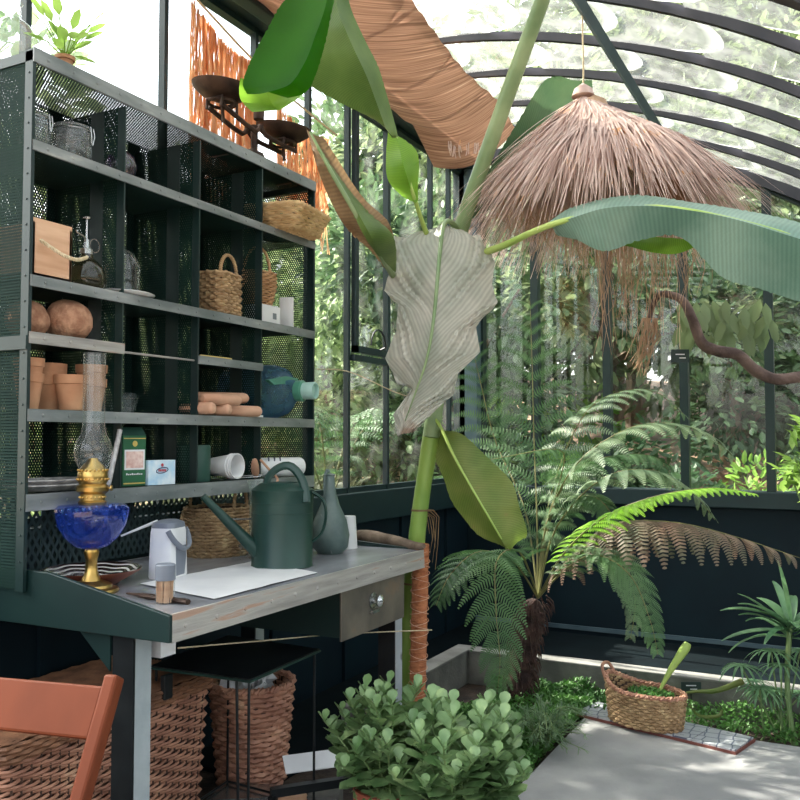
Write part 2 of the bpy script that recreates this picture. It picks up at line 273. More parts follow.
# ------------------------------------------------------------ mesh builder
class MB:
    def __init__(s): s.v = []; s.f = []; s.uv = None
    def quadv(s, *p):
        b = len(s.v); s.v += [V(q) for q in p]; s.f.append(tuple(range(b, b+len(p)))); return s
    def box(s, c, d, rz=0, rot=None, taper=1.0):
        c = V(c); R = rot if rot is not None else Matrix.Rotation(rz, 3, 'Z'); b = len(s.v)
        for z in (-1, 1):
            k = taper if z > 0 else 1
            for x, y in ((-1,-1),(1,-1),(1,1),(-1,1)):
                s.v.append(c + R @ V((x*d[0]/2*k, y*d[1]/2*k, z*d[2]/2)))
        for q in ((3,2,1,0),(4,5,6,7),(0,1,5,4),(1,2,6,5),(2,3,7,6),(3,0,4,7)): s.f.append(tuple(b+i for i in q))
        return s
    def bb(s, x0, x1, y0, y1, z0, z1): return s.box(((x0+x1)/2,(y0+y1)/2,(z0+z1)/2),(x1-x0,y1-y0,z1-z0))
    def tube(s, pts, r, seg=6, cap=True, flat=1.0):
        pts = [V(p) for p in pts]; n = len(pts)
        rr = r if isinstance(r, (list, tuple)) else [r]*n
        b = len(s.v); up = None
        for i in range(n):
            t = (pts[min(i+1,n-1)]-pts[max(i-1,0)])
            if t.length < 1e-9: t = V((0,0,1))
            t.normalize()
            if up is None:
                up = V((0,0,1)) if abs(t.z) < 0.9 else V((1,0,0))
            up = up - t*up.dot(t)
            if up.length < 1e-6: up = t.orthogonal()
            up.normalize(); sd = t.cross(up)
            for k in range(seg):
                a = 2*pi*k/seg
                s.v.append(pts[i] + (sd*cos(a)*flat + up*sin(a))*rr[i])
        for i in range(n-1):
            for k in range(seg):
                k2 = (k+1) % seg
                s.f.append((b+i*seg+k, b+i*seg+k2, b+(i+1)*seg+k2, b+(i+1)*seg+k))
        if cap:
            s.f.append(tuple(b+k for k in reversed(range(seg)))); s.f.append(tuple(b+(n-1)*seg+k for k in range(seg)))
        return s
    def loop(s, pts, r, seg=5):
        return s.tube(list(pts)+[pts[0]], r, seg, False)
    def lathe(s, prof, c=(0,0,0), seg=24, axis=None, sx=1, sy=1):
        c = V(c); b = len(s.v); n = len(prof)
        R = V((0,0,1)).rotation_difference(V(axis)).to_matrix() if axis is not None else Matrix.Identity(3)
        for r, z in prof:
            for k in range(seg):
                a = 2*pi*k/seg; s.v.append(c + R @ V((r*cos(a)*sx, r*sin(a)*sy, z)))
        for i in range(n-1):
            for k in range(seg):
                k2 = (k+1) % seg
                s.f.append((b+i*seg+k, b+i*seg+k2, b+(i+1)*seg+k2, b+(i+1)*seg+k))
        if prof[0][0] > 1e-4: s.f.append(tuple(b+k for k in reversed(range(seg))))
        if prof[-1][0] > 1e-4: s.f.append(tuple(b+(n-1)*seg+k for k in range(seg)))
        return s
    def shell(s, prof, *a, **k):    # open lathe, no caps
        nf = len(s.f); s.lathe(prof, *a, **k)
        s.f = s.f[:nf] + [f for f in s.f[nf:] if len(f) == 4]
        return s
    def prism(s, poly, off):
        b = len(s.v); n = len(poly); off = V(off)
        s.v += [V(p) for p in poly] + [V(p)+off for p in poly]
        s.f.append(tuple(b+i for i in reversed(range(n)))); s.f.append(tuple(b+n+i for i in range(n)))
        for i in range(n): j = (i+1) % n; s.f.append((b+i, b+j, b+n+j, b+n+i))
        return s
    def sphere(s, c, r, sq=(1,1,1), seg=16, rings=10):
        prof = [(max(r*sin(pi*i/rings), 1e-5), -r*cos(pi*i/rings)) for i in range(rings+1)]
        n0 = len(s.v); s.lathe(prof, (0,0,0), seg)
        for i in range(n0, len(s.v)): p = s.v[i]; s.v[i] = V(c) + V((p.x*sq[0], p.y*sq[1], p.z*sq[2]))
        return s
    def leaf(s, p, d, n, L, w, fold=0.0):      # pointed oval leaf, 2 quads
        d = d.normalized(); sd = d.cross(n)
        if sd.length < 1e-5: sd = d.orthogonal()
        sd.normalize(); nn = sd.cross(d)
        b = len(s.v)
        s.v += [p, p+d*L*0.3+sd*w/2+nn*fold*w, p+d*L*0.75+sd*w*0.4+nn*fold*w, p+d*L, p+d*L*0.75-sd*w*0.4+nn*fold*w, p+d*L*0.3-sd*w/2+nn*fold*w]
        s.f += [(b, b+1, b+2, b+3), (b, b+3, b+4, b+5)]
        return s
    def build(s, name, m, parent=None, smooth=True, origin=None, bevel=0):
        me = bpy.data.meshes.new(name)
        base = V((0,0,0))
        if parent is not None:
            p = parent
            while p is not None: base += p.location; p = p.parent
            org = base if origin is None else V(origin)
        elif origin is not None: org = V(origin)
        else:
            xs = [v.x for v in s.v]; ys = [v.y for v in s.v]
            org = V(((min(xs)+max(xs))/2, (min(ys)+max(ys))/2, min(v.z for v in s.v)))
        me.from_pydata([(v-org)[:] for v in s.v], [], s.f)
        if s.uv:
            ul = me.uv_layers.new(name='UVMap')
            for lp in me.loops: ul.data[lp.index].uv = s.uv[lp.vertex_index]
        ms = m if isinstance(m, (list, tuple)) else [m]
        for q in ms: me.materials.append(M[q] if isinstance(q, str) else q)
        if smooth:
            me.polygons.foreach_set('use_smooth', [True]*len(me.polygons))
            try: me.set_sharp_from_angle(angle=radians(40))
            except Exception: pass
        o = bpy.data.objects.new(name, me); COL.objects.link(o); o.location = org - base if parent is not None else org
        if parent is not None: o.parent = parent
        if bevel:
            bv = o.modifiers.new('bevel', 'BEVEL'); bv.width = bevel; bv.segments = 2; bv.limit_method = 'ANGLE'
        return o
def tag(o, label, cat, group=None, kind=None):
    if label: o['label'] = label
    if cat: o['category'] = cat
    if group: o['group'] = group
    if kind: o['kind'] = kind
    return o
def thing(name, loc, label, cat, group=None):
    o = bpy.data.objects.new(name, None); COL.objects.link(o); o.location = loc; o.empty_display_size = 0.05
    return tag(o, label, cat, group)
def struct(mb, name, m, parent=None, smooth=False, bevel=0):
    o = mb.build(name, m, parent, smooth, bevel=bevel)
    if parent is None: o['kind'] = 'structure'
    return o
def dup(root, loc, rz=0, label=None, sc=None, group=None):
    r = root.copy(); COL.objects.link(r); r.location = loc; r.rotation_euler = (0, 0, rz)
    if sc: r.scale = sc if isinstance(sc, tuple) else (sc, sc, sc)
    if label: r['label'] = label
    if group: r['group'] = group
    for ch in list(root.children):
        c = ch.copy(); COL.objects.link(c); c.parent = r
        for g in list(ch.children):
            d = g.copy(); COL.objects.link(d); d.parent = c
    return r
def cat(pts, n):      # catmull-rom resample
    pts = [V(p) for p in pts]; k = len(pts); out = []
    for i in range(n):
        t = i/(n-1)*(k-1); j = min(int(t), k-2); u = t-j
        p0 = pts[max(j-1,0)]; p1 = pts[j]; p2 = pts[j+1]; p3 = pts[min(j+2,k-1)]
        out.append(0.5*((2*p1)+(p2-p0)*u+(2*p0-5*p1+4*p2-p3)*u*u+(3*p1-p0-3*p2+p3)*u**3))
    return out

# ============================================================ STRUCTURE
XB = 6.1; YL = 2.6; SILL = 1.04; EAVE = 3.40
R0, Y0, ZC = 4.2, 2.4, 3.52-4.2
def roofz(y): d = Y0-y; return ZC + sqrt(max(R0*R0-d*d, 0.0))
YR = -1.5
# ground and slab
struct(MB().bb(-1.5, 4.25, -1.5, 1.18, -0.25, 0.0), 'floor', 'concrete', bevel=0.006)
struct(MB().bb(-1.5, 6.06, 1.185, 2.58, -0.3, -0.04), 'floor_bed', 'soil')
struct(MB().bb(4.255, 6.06, -1.5, 1.18, -0.3, -0.04), 'floor_border', 'soil')
# planting bed kerb
cc = 0.15
o = struct(MB().bb(3.4, 4.72, 1.97, 2.07, -0.05, cc-.012), 'trim_1', 'curb')
MB().bb(3.4, 4.722, 1.968, 2.072, cc-.012, cc).build('cap', 'curbtop', o, False, bevel=.004)
o = struct(MB().bb(4.62, 4.72, -1.5, 1.965, -0.05, cc-.012), 'trim_2', 'curb')
MB().bb(4.618, 4.722, -1.5, 1.966, cc-.012, cc).build('cap', 'curbtop', o, False, bevel=.004)
struct(MB().bb(4.724, 6.06, -1.5, 2.58, -.038, -.02), 'floor_channel', 'channel')
struct(MB().bb(2.9, 4.722, 2.074, 2.58, -.038, -.02), 'floor_channel_side', 'channel')
# low walls
def lowwall(name, x0, x1, y0, y1, axis):
    mb = MB().bb(x0, x1, y0, y1, -0.2, SILL-0.04)
    return struct(mb, name, 'wallgreen')
wl = lowwall('wall_left', -1.5, XB+0.1, YL, YL+0.1, 0)
wbk = lowwall('wall_back', XB, XB+0.1, -1.5, YL-0.005, 1)
wr = lowwall('wall_right', -1.5, XB+0.1, -1.6, -1.505, 0)
# vertical panel battens + sill beams
mb = MB()
for x in [2.2, 2.9, 3.6, 4.3, 5.0, 5.7]: mb.bb(x-0.02, x+0.02, YL-0.02, YL-0.001, -0.04, 0.86)
mb.build('batten', 'wallgreen', wl, False)
mb = MB().bb(-1.5, XB-0.06, YL-0.06, YL+0.13, 0.86, SILL); struct(mb, 'trim_3', 'framegreen', bevel=0.006)
mb = MB().bb(XB-0.06, XB+0.13, -1.5, YL+0.1, 0.90, SILL-0.03); struct(mb, 'trim_4', 'framegreen', bevel=0.006)
mb = MB().bb(XB-0.05, XB-0.001, -1.5, YL-0.01, -0.10, -0.05); struct(mb, 'baseboard_back', 'curb')
struct(MB().bb(XB-0.012, XB-0.001, -1.45, YL-0.07, 0.0, 0.03), 'baseboard_back_line', 'purlin')
struct(MB().bb(-1.5, XB, -1.62, -1.45, 0.9, SILL), 'trim_5', 'framegreen')
# left wall glazing
posts = [-1.45, -0.75, -0.05, 0.65, 1.35, 2.08, 2.78, 3.42, 3.9, 4.32, 4.80, 5.45, 5.76, 6.05]
wn_i = 0
for a, b in zip(posts[:-1], posts[1:]):
    wn_i += 1
    w = 0.022
    root = MB(); root.bb(a-w*0.5, a+w*0.6, YL-0.018, YL+0.016, SILL, EAVE)
    root.bb(a, b, YL-0.012, YL+0.035, SILL, SILL+0.03)
    root.bb(a, b, YL-0.012, YL+0.035, EAVE-0.03, EAVE)
    if abs(b-6.05) < 1e-3: root.bb(b-0.06, b+0.05, YL-0.03, YL+0.06, SILL, EAVE)
    o = struct(root, f'window_{wn_i}', 'framegreen')
    MB().bb(a+w*0.9, b-w*0.5, YL+0.01, YL+0.015, SILL+0.03, EAVE-0.03).build('pane', 'glasspane', o, False)
    if abs(a-4.32) < 1e-3:      # opening casement
        f = MB(); z0, z1 = 1.86, EAVE-0.06
        for q in ((a+.03, a+.065, z0, z1), (b-.055, b-.02, z0, z1), (a+.03, b-.02, z0, z0+.04), (a+.03, b-.02, z1-.04, z1), (a+.02, b-.01, z0-.05, z0-.015)):
            f.bb(q[0], q[1], YL-0.045, YL-0.013, q[2], q[3])
        f.build('casement', 'framegreen', o, False)
        h = MB(); cx = (a+b)/2; h.tube([(cx+0.09*cos(t), YL-0.08, z0+0.05+0.1*sin(t)) for t in [pi*k/8 for k in range(0, 9)]], 0.006)
        h.tube([(cx+.09, YL-.08, z0+.05), (cx+.09, YL-.02, z0+.03)], 0.006)
        h.build('handle', 'black', o)
# eave beams
mb = MB().bb(-1.5, XB+0.1, YL-0.08, YL+0.08, EAVE, EAVE+0.14); struct(mb, 'trim_6', 'framegreen', bevel=0.008)
mb = MB().bb(-1.5, XB, YL-0.20, YL-0.12, EAVE-0.04, EAVE+0.04)
struct(mb, 'trim_7', 'framegreen', bevel=0.008)
# corner post
struct(MB().bb(XB-0.11, XB+0.08, YL-0.13, YL+0.02, SILL, EAVE+0.1), 'trim_8', 'purlin', bevel=0.01)
# back wall glazing
ys = [2.48, 2.05, 1.52, 0.997, 0.463, -0.06, -0.59, -1.12, -1.45]
for a, b in zip(ys[:-1], ys[1:]):
    wn_i += 1; w = 0.028
    mb = MB(); zt = roofz(a)-0.02; zt2 = roofz(b)-0.02
    mb.bb(XB-0.03, XB+0.04, a-w, a+w, SILL-0.03, zt)
    mb.prism([(XB-.02, a, zt), (XB-.02, b, zt2), (XB-.02, b, zt2-.05), (XB-.02, a, zt-.05)], (.05, 0, 0))
    o = struct(mb, f'window_{wn_i}', 'green')
    n = 5; poly = [(XB+.01, a-w, SILL-.03), (XB+.01, b+w, SILL-.03)] + [(XB+.01, b+w+(a-b-2*w)*k/n, roofz(b+w+(a-b-2*w)*k/n)-.05) for k in range(n+1)]
    MB().prism(poly, (.005, 0, 0)).build('pane', 'glasspane', o, False)
# roof ribs
def arc(y1, y2, n, off=0):
    a1 = math.asin((Y0-y1)/R0); a2 = math.asin((Y0-y2)/R0)
    return [(Y0-(R0+off)*sin(a1+(a2-a1)*k/n), ZC+(R0+off)*cos(a1+(a2-a1)*k/n)) for k in range(n+1)]
ribs = [6.08, 5.6, 5.13, 4.63, 4.14, 3.62, 3.12, 2.62, 2.12, 1.62, 1.12, 0.62, 0.12, -0.38, -0.88, -1.38]
def band(x0, x1, y1, y2, o1, o2, n=28):
    mb = MB(); A = arc(y1, y2, n, o1); B = arc(y1, y2, n, o2)
    for i in range(n+1):
        for x, q in ((x0, A), (x1, A), (x1, B), (x0, B)): mb.v.append(V((x, q[i][0], q[i][1])))
    for i in range(n):
        for k in range(4):
            k2 = (k+1) % 4; mb.f.append((i*4+k, i*4+k2, i*4+4+k2, i*4+4+k))
    mb.f += [(3,2,1,0), tuple(n*4+k for k in range(4))]; return mb
ti = 9
for x in ribs:
    big = x in (6.08, 3.12-0.0)
    w = 0.03 if x == 6.08 else 0.013
    if x == 3.12: w = 0.034
    mb = band(x-w, x+w, 2.55, YR+0.02, -0.022 if w < .03 else -.05, 0.02); struct(mb, f'trim_{ti}', 'canopymetal'); ti += 1
# purlins along the house
for yy in (0.98, -0.35):
    z = roofz(yy)-0.075
    a = MB().tube([(-1.4, yy, z), (XB-.05, yy, z)], 0.028, 4); struct(a, f'trim_{ti}', 'purlin'); ti += 1
# roof glass: overlapping round-ended panes, one mesh of glazing
mb = MB(); mb.uv = []
step = 0.118
a0 = math.asin((Y0-2.57)/R0)
for xa, xb in zip(ribs[1:], ribs[:-1]):
    for k in range(9):
        s0 = a0 + 0.02 + k*step + random.uniform(-.004, .004)
        n = 9; m_ = 8; b = len(mb.v)
        for i in range(n+1):
            u = i/n
            for j in range(m_+1):
                v = j/m_; rd = 1-(2*v-1)**2
                L = 0.085 + 0.062*sqrt(max(rd, 0))
                a = s0 + L*u
                rr = R0 + 0.012 + 0.012*u - (0.010 if k % 2 else 0)
                mb.v.append(V((xa+.012+(xb-xa-.024)*v, Y0-rr*sin(a), ZC+rr*cos(a))))
                mb.uv.append((u, v))
        for i in range(n):
            for j in range(m_):
                mb.f.append((b+i*(m_+1)+j, b+i*(m_+1)+j+1, b+(i+1)*(m_+1)+j+1, b+(i+1)*(m_+1)+j))
struct(mb, 'ceiling', 'roofglass', smooth=True)

# ============================================================ OUTSIDE
mb = MB(); N = 26
for i in range(N+1):
    for j in range(N+1):
        x = -8+40*i/N; y = -16+36*j/N
        z = -0.32
        d = max(x-8.5, 0); z += min(d*0.22, 3.2)
        d = max(y-6, 0); z += min(d*0.12, 1.5)
        if d or x > 8.5: z += 0.25*mnoise.noise(V((x*.5, y*.5, 0)))
        mb.v.append(V((x, y, z)))
for i in range(N):
    for j in range(N): a = i*(N+1)+j; mb.f.append((a, a+N+1, a+N+2, a+1))
g = mb.build('ground', 'litter', None, True, origin=(0,0,0)); g['kind'] = 'structure'
def crown(cx, rx, rz, cz, nblob, nleaf, L, seed, droop=0.3):
    rnd = random.Random(seed); mb = MB(); bl = []
    for i in range(nblob):
        a = rnd.uniform(0, 2*pi); r = rx*sqrt(rnd.random())*0.75
        bl.append((V((r*cos(a), r*sin(a), cz+rnd.uniform(-rz, rz)*0.75)), rnd.uniform(.3, .5)*min(rx, rz)))
    for i in range(nleaf):
        c, br = bl[rnd.randrange(nblob)]
        d = V((rnd.gauss(0,1), rnd.gauss(0,1), rnd.gauss(0,1))).normalized()
        p = c + d*br*rnd.uniform(.55, 1.08)
        dd = (d + V((rnd.uniform(-.7,.7), rnd.uniform(-.7,.7), -droop+rnd.uniform(-.5,.5))))
        nn = V((rnd.gauss(0,.5), rnd.gauss(0,.5), 1))
        mb.leaf(p, dd, nn, L*rnd.uniform(.7,1.3), L*rnd.uniform(.35,.5), 0.1)
    return mb, bl
def make_tree(name, label, catg, group, lm, rx, rz, cz, nblob, nleaf, L, seed, trunk=0.12, loc=(0,0,0)):
    t = thing(name, loc, label, catg, group)
    cr, bl = crown(0, rx, rz, cz, nblob, nleaf, L, seed)
    for v in cr.v: v += V(loc)
    cr.build('foliage', lm, t, False)
    rnd = random.Random(seed+1); tr = MB()
    top = V((rnd.uniform(-.2,.2), rnd.uniform(-.2,.2), cz))
    tr.tube(cat([V(loc), V(loc)+top*0.5+V((rnd.uniform(-.15,.15),)*2+(0,)), V(loc)+top], 8), [trunk*(1-.08*i) for i in range(8)], 7)
    for c, br in bl[:9]:
        s = V(loc)+top*rnd.uniform(.45, .9)
        tr.tube(cat([s, (s+V(loc)+c)/2+V((0,0,.1)), V(loc)+c], 5), [trunk*.4, trunk*.3, trunk*.22, trunk*.15, trunk*.1], 5)
    tr.build('trunk', 'bark', t)
    return t
TA = make_tree('broadleaf_tree', 'tall light-leaved tree outside, beyond the back glass', 'tree', 'light trees beyond the back glass', 'treeA', 2.2, 1.9, 3.6, 22, 6500, .17, 11, .13, (10.0, 2.4, .0))
TB = make_tree('dark_tree', 'dark-leaved tree outside, beyond the back glass', 'tree', 'dark trees beyond the back glass', 'treeB', 1.8, 1.8, 3.0, 20, 6500, .16, 12, .11, (8.6, 3.9, -.3))
TC = make_tree('leafy_shrub', 'bright green shrub close outside the back glass', 'shrub', 'bright shrubs against the back glass', 'treeC', .75, .75, 1.0, 14, 2200, .11, 13, .03, (7.3, -.5, -.3))
TD = make_tree('dull_shrub', 'dull green shrub low outside the back glass', 'shrub', 'dull shrubs against the back glass', 'treeB', .9, .8, .95, 14, 2600, .11, 14, .03, (7.4, 1.5, -.3))
TR = make_tree('rusty_shrub', 'rust-brown leaved shrub outside the back glass', 'shrub', 'rusty shrubs beyond the back glass', 'treeD', .8, .6, .9, 12, 1500, .10, 15, .03, (8.2, .9, -.3))
for (x, y, s) in [(12.5,-0.8,1.1), (11.8,5.2,1.05), (14.5,1.8,1.25), (15,-4,1.3), (9.4,-2.8,.95)]:
    dup(TA, (x, y, (x-8.5)*.2 if x > 8.5 else -.3), random.uniform(0,6), sc=s)
for (x, y, s) in [(10.5,-5.2,1.1), (13,7,1.3), (9.3,1.0,.72), (16.5,4.5,1.4), (11,.6,.8)]:
    dup(TB, (x, y, (x-8.5)*.2 if x > 8.5 else -.3), random.uniform(0,6), sc=s)
for (x, y, s) in [(7.2,.25,.8), (8.5,2.9,1.2)]: dup(TC, (x, y, -.3), random.uniform(0,6), sc=s)
for (x, y, s) in [(7.6,2.5,1.1), (7.3,.9,.75), (8.4,-.3,1.1)]: dup(TD, (x, y, -.3), random.uniform(0,6), sc=s)
dup(TR, (8.9,-.9,0), 2, sc=.9)
for (x, y, s) in [(16,3.5,1.7), (15.5,-2.5,1.6), (19,.5,2.0), (20,8,2.0)]:
    dup(TA, (x, y, 1.2), random.uniform(0,6), sc=s)
for (x, y, s) in [(14.5,6.2,1.75), (18,4.2,2.1), (13,-5.5,1.5)]: dup(TB, (x, y, 1.0), random.uniform(0,6), sc=s)
# along the left side: lower so that the sky shows over them at the top left
TL = make_tree('pale_tree', 'pale light-leaved tree outside, beyond the left glass', 'tree', 'pale trees beyond the left glass', 'treeL', 1.9, 1.7, 2.7, 20, 4200, .15, 41, .09, (8.6, 5.6, -.2))
for (x, y, s) in [(11.5,6.6,1.25), (7.0,5.4,.8), (14,9.5,1.7), (9.5,8.2,1.25), (4.9,5.6,.62)]:
    dup(TL, (x, y, -.2), random.uniform(0,6), sc=s)
SB = make_tree('dull_shrub', 'dull brown-green shrub low against the left glass', 'shrub', 'dull shrubs against the left glass', 'treeM', .75, .7, .75, 14, 2200, .10, 42, .03, (5.3, 4.0, -.3))
for (x, y, s) in [(4.2,3.9,.95), (6.6,4.2,1.15), (8.0,4.3,1.2), (3.0,4.0,.8)]: dup(SB, (x, y, -.3), random.uniform(0,6), sc=s)
make_tree('pale_tree', 'pale tree outside at the far left, beyond the cabinet top', 'tree', None, 'treeL', 1.3, 1.7, 3.4, 16, 3600, .13, 43, .09, (2.25, 5.3, -.2))
make_tree('shade_tree', 'tree at the far left edge whose crown dapples the sunlight', 'tree', None, 'treeL', 1.75, 1.35, 4.9, 26, 5200, .17, 47, .1, (3.3, 6.1, -.3))  # added to shade the slab and leave only dapples of sun
make_tree('slender_tree', 'thin-leaved pale tree outside behind the raffia curtain', 'tree', None, 'treeL', 1.3, 1.3, 3.3, 14, 1500, .12, 44, .06, (5.6, 6.6, -.2))
make_tree('low_shrub', 'pale shrub top showing just over the cabinet in the left window', 'shrub', None, 'treeL', .9, .9, 2.4, 12, 900, .10, 45, .04, (3.5, 5.2, -.2))

# ============================================================ CABINET
XD = [1.715, 2.08, 2.45, 2.83, 3.21]
YF, YBK = 2.10, 2.43
cab = thing('pigeonhole_cabinet', (2.46, 2.27, 0.905), 'tall dark green perforated steel pigeonhole cabinet standing on the workbench', 'cabinet')
ZR = [2.455, 2.185, 1.79, 1.40, 1.145]
for k, (xx, nm) in enumerate(((XD[0], 'side_panel'), (XD[-1], 'side_panel'))):
    s = MB().bb(xx-.002, xx+.002, YF+.03, YBK, 0.92, 2.49); o = s.build(nm, 'perf_yz', cab, False)
    f = MB()
    for q in ((YF, YF+.032, .915, 2.495), (YBK-.03, YBK+.003, .915, 2.495)): f.bb(xx-.006, xx+.006, *q)
    f.bb(xx-.006, xx+.006, YF, YBK, 2.46, 2.49)
    if k == 0: f.bb(xx-.012, xx-.004, YF+.0, YBK, 1.61, 1.65)
    rv = f
    for i in range(20): rv.lathe([(.004, 0), (.003, .002), (.0001, .003)], (xx-.006, YF+.015, 1.0+i*.075), 6, axis=(-1,0,0))
    rv.build('edge_strip', 'green', o, False)
for xx in XD[1:-1]:
    z1, z2 = 1.19, 2.45
    o = MB().bb(xx-.002, xx+.002, YF+.03, YBK, z1, z2).build('divider', 'perf_yz', cab, False)
    f = MB().bb(xx-.003, xx+.003, YF+.004, YF+.036, z1, z2); f.bb(xx-.003, xx+.003, YF+.10, YF+.16, z1, z2)
    f.build('divider_edge', 'green', o, False)
MB().bb(XD[0], XD[-1], YBK-.002, YBK+.002, 1.19, 2.49).build('back_panel', 'perf_xz', cab, False)
MB().bb(XD[0], XD[-1], YBK-.002, YBK+.002, .91, 1.185).build('lattice_panel', 'lattice', cab, False)
f = MB()
for xx in XD: f.bb(xx-.03, xx+.03, YBK+.003, YBK+.008, .91, 2.49)
for zz in (1.05, 1.6, 2.0, 2.3): pass
f.build('back_strap', 'green', cab, False)
def rail(x0, x1, z0, z1, nm='shelf', m='rail', shelf=True, depth=YBK):
    o = MB().bb(x0, x1, YF, depth, z1-.012, z1-.008).build(nm, 'perf_xy' if shelf != 'solid' else 'green', cab, False)
    r = MB().bb(x0-.002, x1+.002, YF-.004, YF+.004, z0, z1)
    for k in range(int((x1-x0)/.095)):
        r.lathe([(.006, -.001), (.005, .002), (.002, .003)], (x0+.05+k*.095, YF-.004, (z0+z1)/2), 6, axis=(0,-1,0))
    r.build('front_rail', m, o, False)
    return o
rail(XD[0]-.004, XD[-1]+.004, 2.455, 2.498, 'top_panel')
rail(XD[0], XD[-1], 2.195, 2.225)
rail(XD[0], XD[-1], 1.795, 1.828)
rail(XD[0], XD[-1], 1.402, 1.438, shelf='solid')
rail(XD[0], XD[-1], 1.143, 1.192, shelf='solid')
rail(XD[0], XD[1], 1.628, 1.662, 'short_shelf', 'railrust')
rail(XD[2], XD[3], 1.625, 1.655, 'short_shelf', 'rail')
MB().tube([(XD[1]+.005, YF+.02, 1.637), (XD[2]-.005, YF+.02, 1.637)], .004).build('cross_rod', 'railrust', cab)
MB().tube([(XD[3]+.005, YF+.2, 1.637), (XD[4]-.005, YF+.2, 1.637)], .004).build('cross_rod', 'railrust', cab)

# ============================================================ WORKBENCH
YD = 1.575; ZT = .894
bench = thing('workbench', (2.48, 2.0, -.04), 'grey metal-topped workbench with green side board and a drawer', 'workbench')
o = MB().bb(1.745, 3.24, YD+.003, 2.44, ZT-.02, ZT).build('worktop', 'worktop', bench, False)
r = MB().bb(1.74, 3.245, YD-.004, YD+.004, ZT-.072, ZT+.002)
for k in range(12): r.lathe([(.007, 0), (.005, .003), (.0001, .004)], (1.79+k*.128, YD-.004, ZT-.035), 8, axis=(0,-1,0))
r.build('front_lip', 'railrust', o, False)
r = MB().bb(1.78, 3.2, YD+.02, 2.42, ZT-.07, ZT-.022); r.build('apron', 'green', bench, False)
r = MB().prism([(1.728, YD-.004, ZT-.07), (1.728, YD-.004, ZT), (1.728, 2.02, ZT+.080), (1.728, 2.46, ZT+.080), (1.728, 2.46, ZT-.075)], (.014, 0, 0)); r.build('side_board', 'green', bench, False, bevel=.002)
r = MB().prism([(3.235, YD-.004, ZT-.07), (3.235, YD-.004, ZT), (3.235, 2.02, ZT+.03), (3.235, 2.46, ZT+.03), (3.235, 2.46, ZT-.075)], (.014, 0, 0)); r.build('side_board', 'green', bench, False, bevel=.002)
def angleleg(x, y):
    o = MB().bb(x, x+.008, y, y+.075, 0, ZT-.07).build('leg', 'black', bench, False)
    MB().bb(x+.008, x+.068, y, y+.008, 0, ZT-.07).build('leg_face', 'legpaint', o, False)
M['legpaint'] = mat('chipped_pale_paint', S(150,160,164), S(172,180,182), 0.5, 0, 9, 0.1, 60, c3=S(96,100,100))
for x, y in ((1.755, 1.72), (3.14, 1.66)): angleleg(x, y)
for x, y in ((1.755, 2.36), (3.14, 2.36)): angleleg(x, y)
MB().bb(1.86, 1.92, 1.72, 1.76, .74, ZT-.07).build('spacer_block', 'paper', bench, False)
MB().prism([(1.75, 1.8, .82), (1.75, 1.92, .82), (1.75, 1.8, .72)], (.006, 0, 0)).build('brace', 'green', bench, False)
dr = MB(); x0, x1 = 2.645, 3.13
dr.bb(x0, x1, YD+.035, YD+.043, .635, .825)
d_o = dr.build('drawer', 'drawerface', bench, False) if 'drawerface' in M else None
if d_o is None:
    M['drawerface'] = mat('drawer_grey_brown', S(88,84,76), S(118,110,98), 0.55, 0.4, 7, 0.15, 40, c3=S(128,112,94))
    d_o = dr.build('drawer', 'drawerface', bench, False, bevel=.002)
MB().bb(x0+.01, x1-.01, YD+.045, 2.1, .645, .82).build('drawer_box', 'green', d_o, False)
kb = MB().lathe([(.030, 0), (.030, .005), (.012, .008), (.012, .02), (.022, .026), (.024, .034), (.015, .042), (.0001, .044)], (2.87, YD+.035, .745), 18, axis=(0,-1,0))
kb.build('knob', 'steel', d_o)
MB().bb(2.845, 2.895, YD+.018, YD+.034, .70, .712).build('label_clip', 'steel', d_o, False)

# ============================================================ WOVEN THINGS
def rrect(hx, hy, cr):
    def f(t):
        per = 4*(hx+hy)-8*cr+2*pi*cr; d = (t % 1)*per
        segs = [(2*hy-2*cr, 0), (pi/2*cr, 1), (2*hx-2*cr, 0), (pi/2*cr, 1)]*2
        x, y, a = hx, -hy+cr, pi/2
        for L, c in segs:
            if d <= L or (L is segs[-1][0] and False):
                if not c: return V((x+cos(a)*d, y+sin(a)*d, 0)), V((sin(a), -cos(a), 0))
                th = d/cr; cx = x+cos(a+pi/2)*cr; cy = y+sin(a+pi/2)*cr
                return V((cx+cr*cos(a-pi/2+th), cy+cr*sin(a-pi/2+th), 0)), V((cos(a-pi/2+th), sin(a-pi/2+th), 0))
            if not c: x += cos(a)*L; y += sin(a)*L
            else:
                cx = x+cos(a+pi/2)*cr; cy = y+sin(a+pi/2)*cr; a += pi/2
                x = cx+cr*cos(a-pi/2); y = cy+cr*sin(a-pi/2)
            d -= L
        return V((hx, -hy+cr, 0)), V((1, 0, 0))
    return f
def ell(rx, ry):
    return lambda t: (V((rx*cos(2*pi*t), ry*sin(2*pi*t), 0)), V((cos(2*pi*t)/rx, sin(2*pi*t)/ry, 0)).normalized())
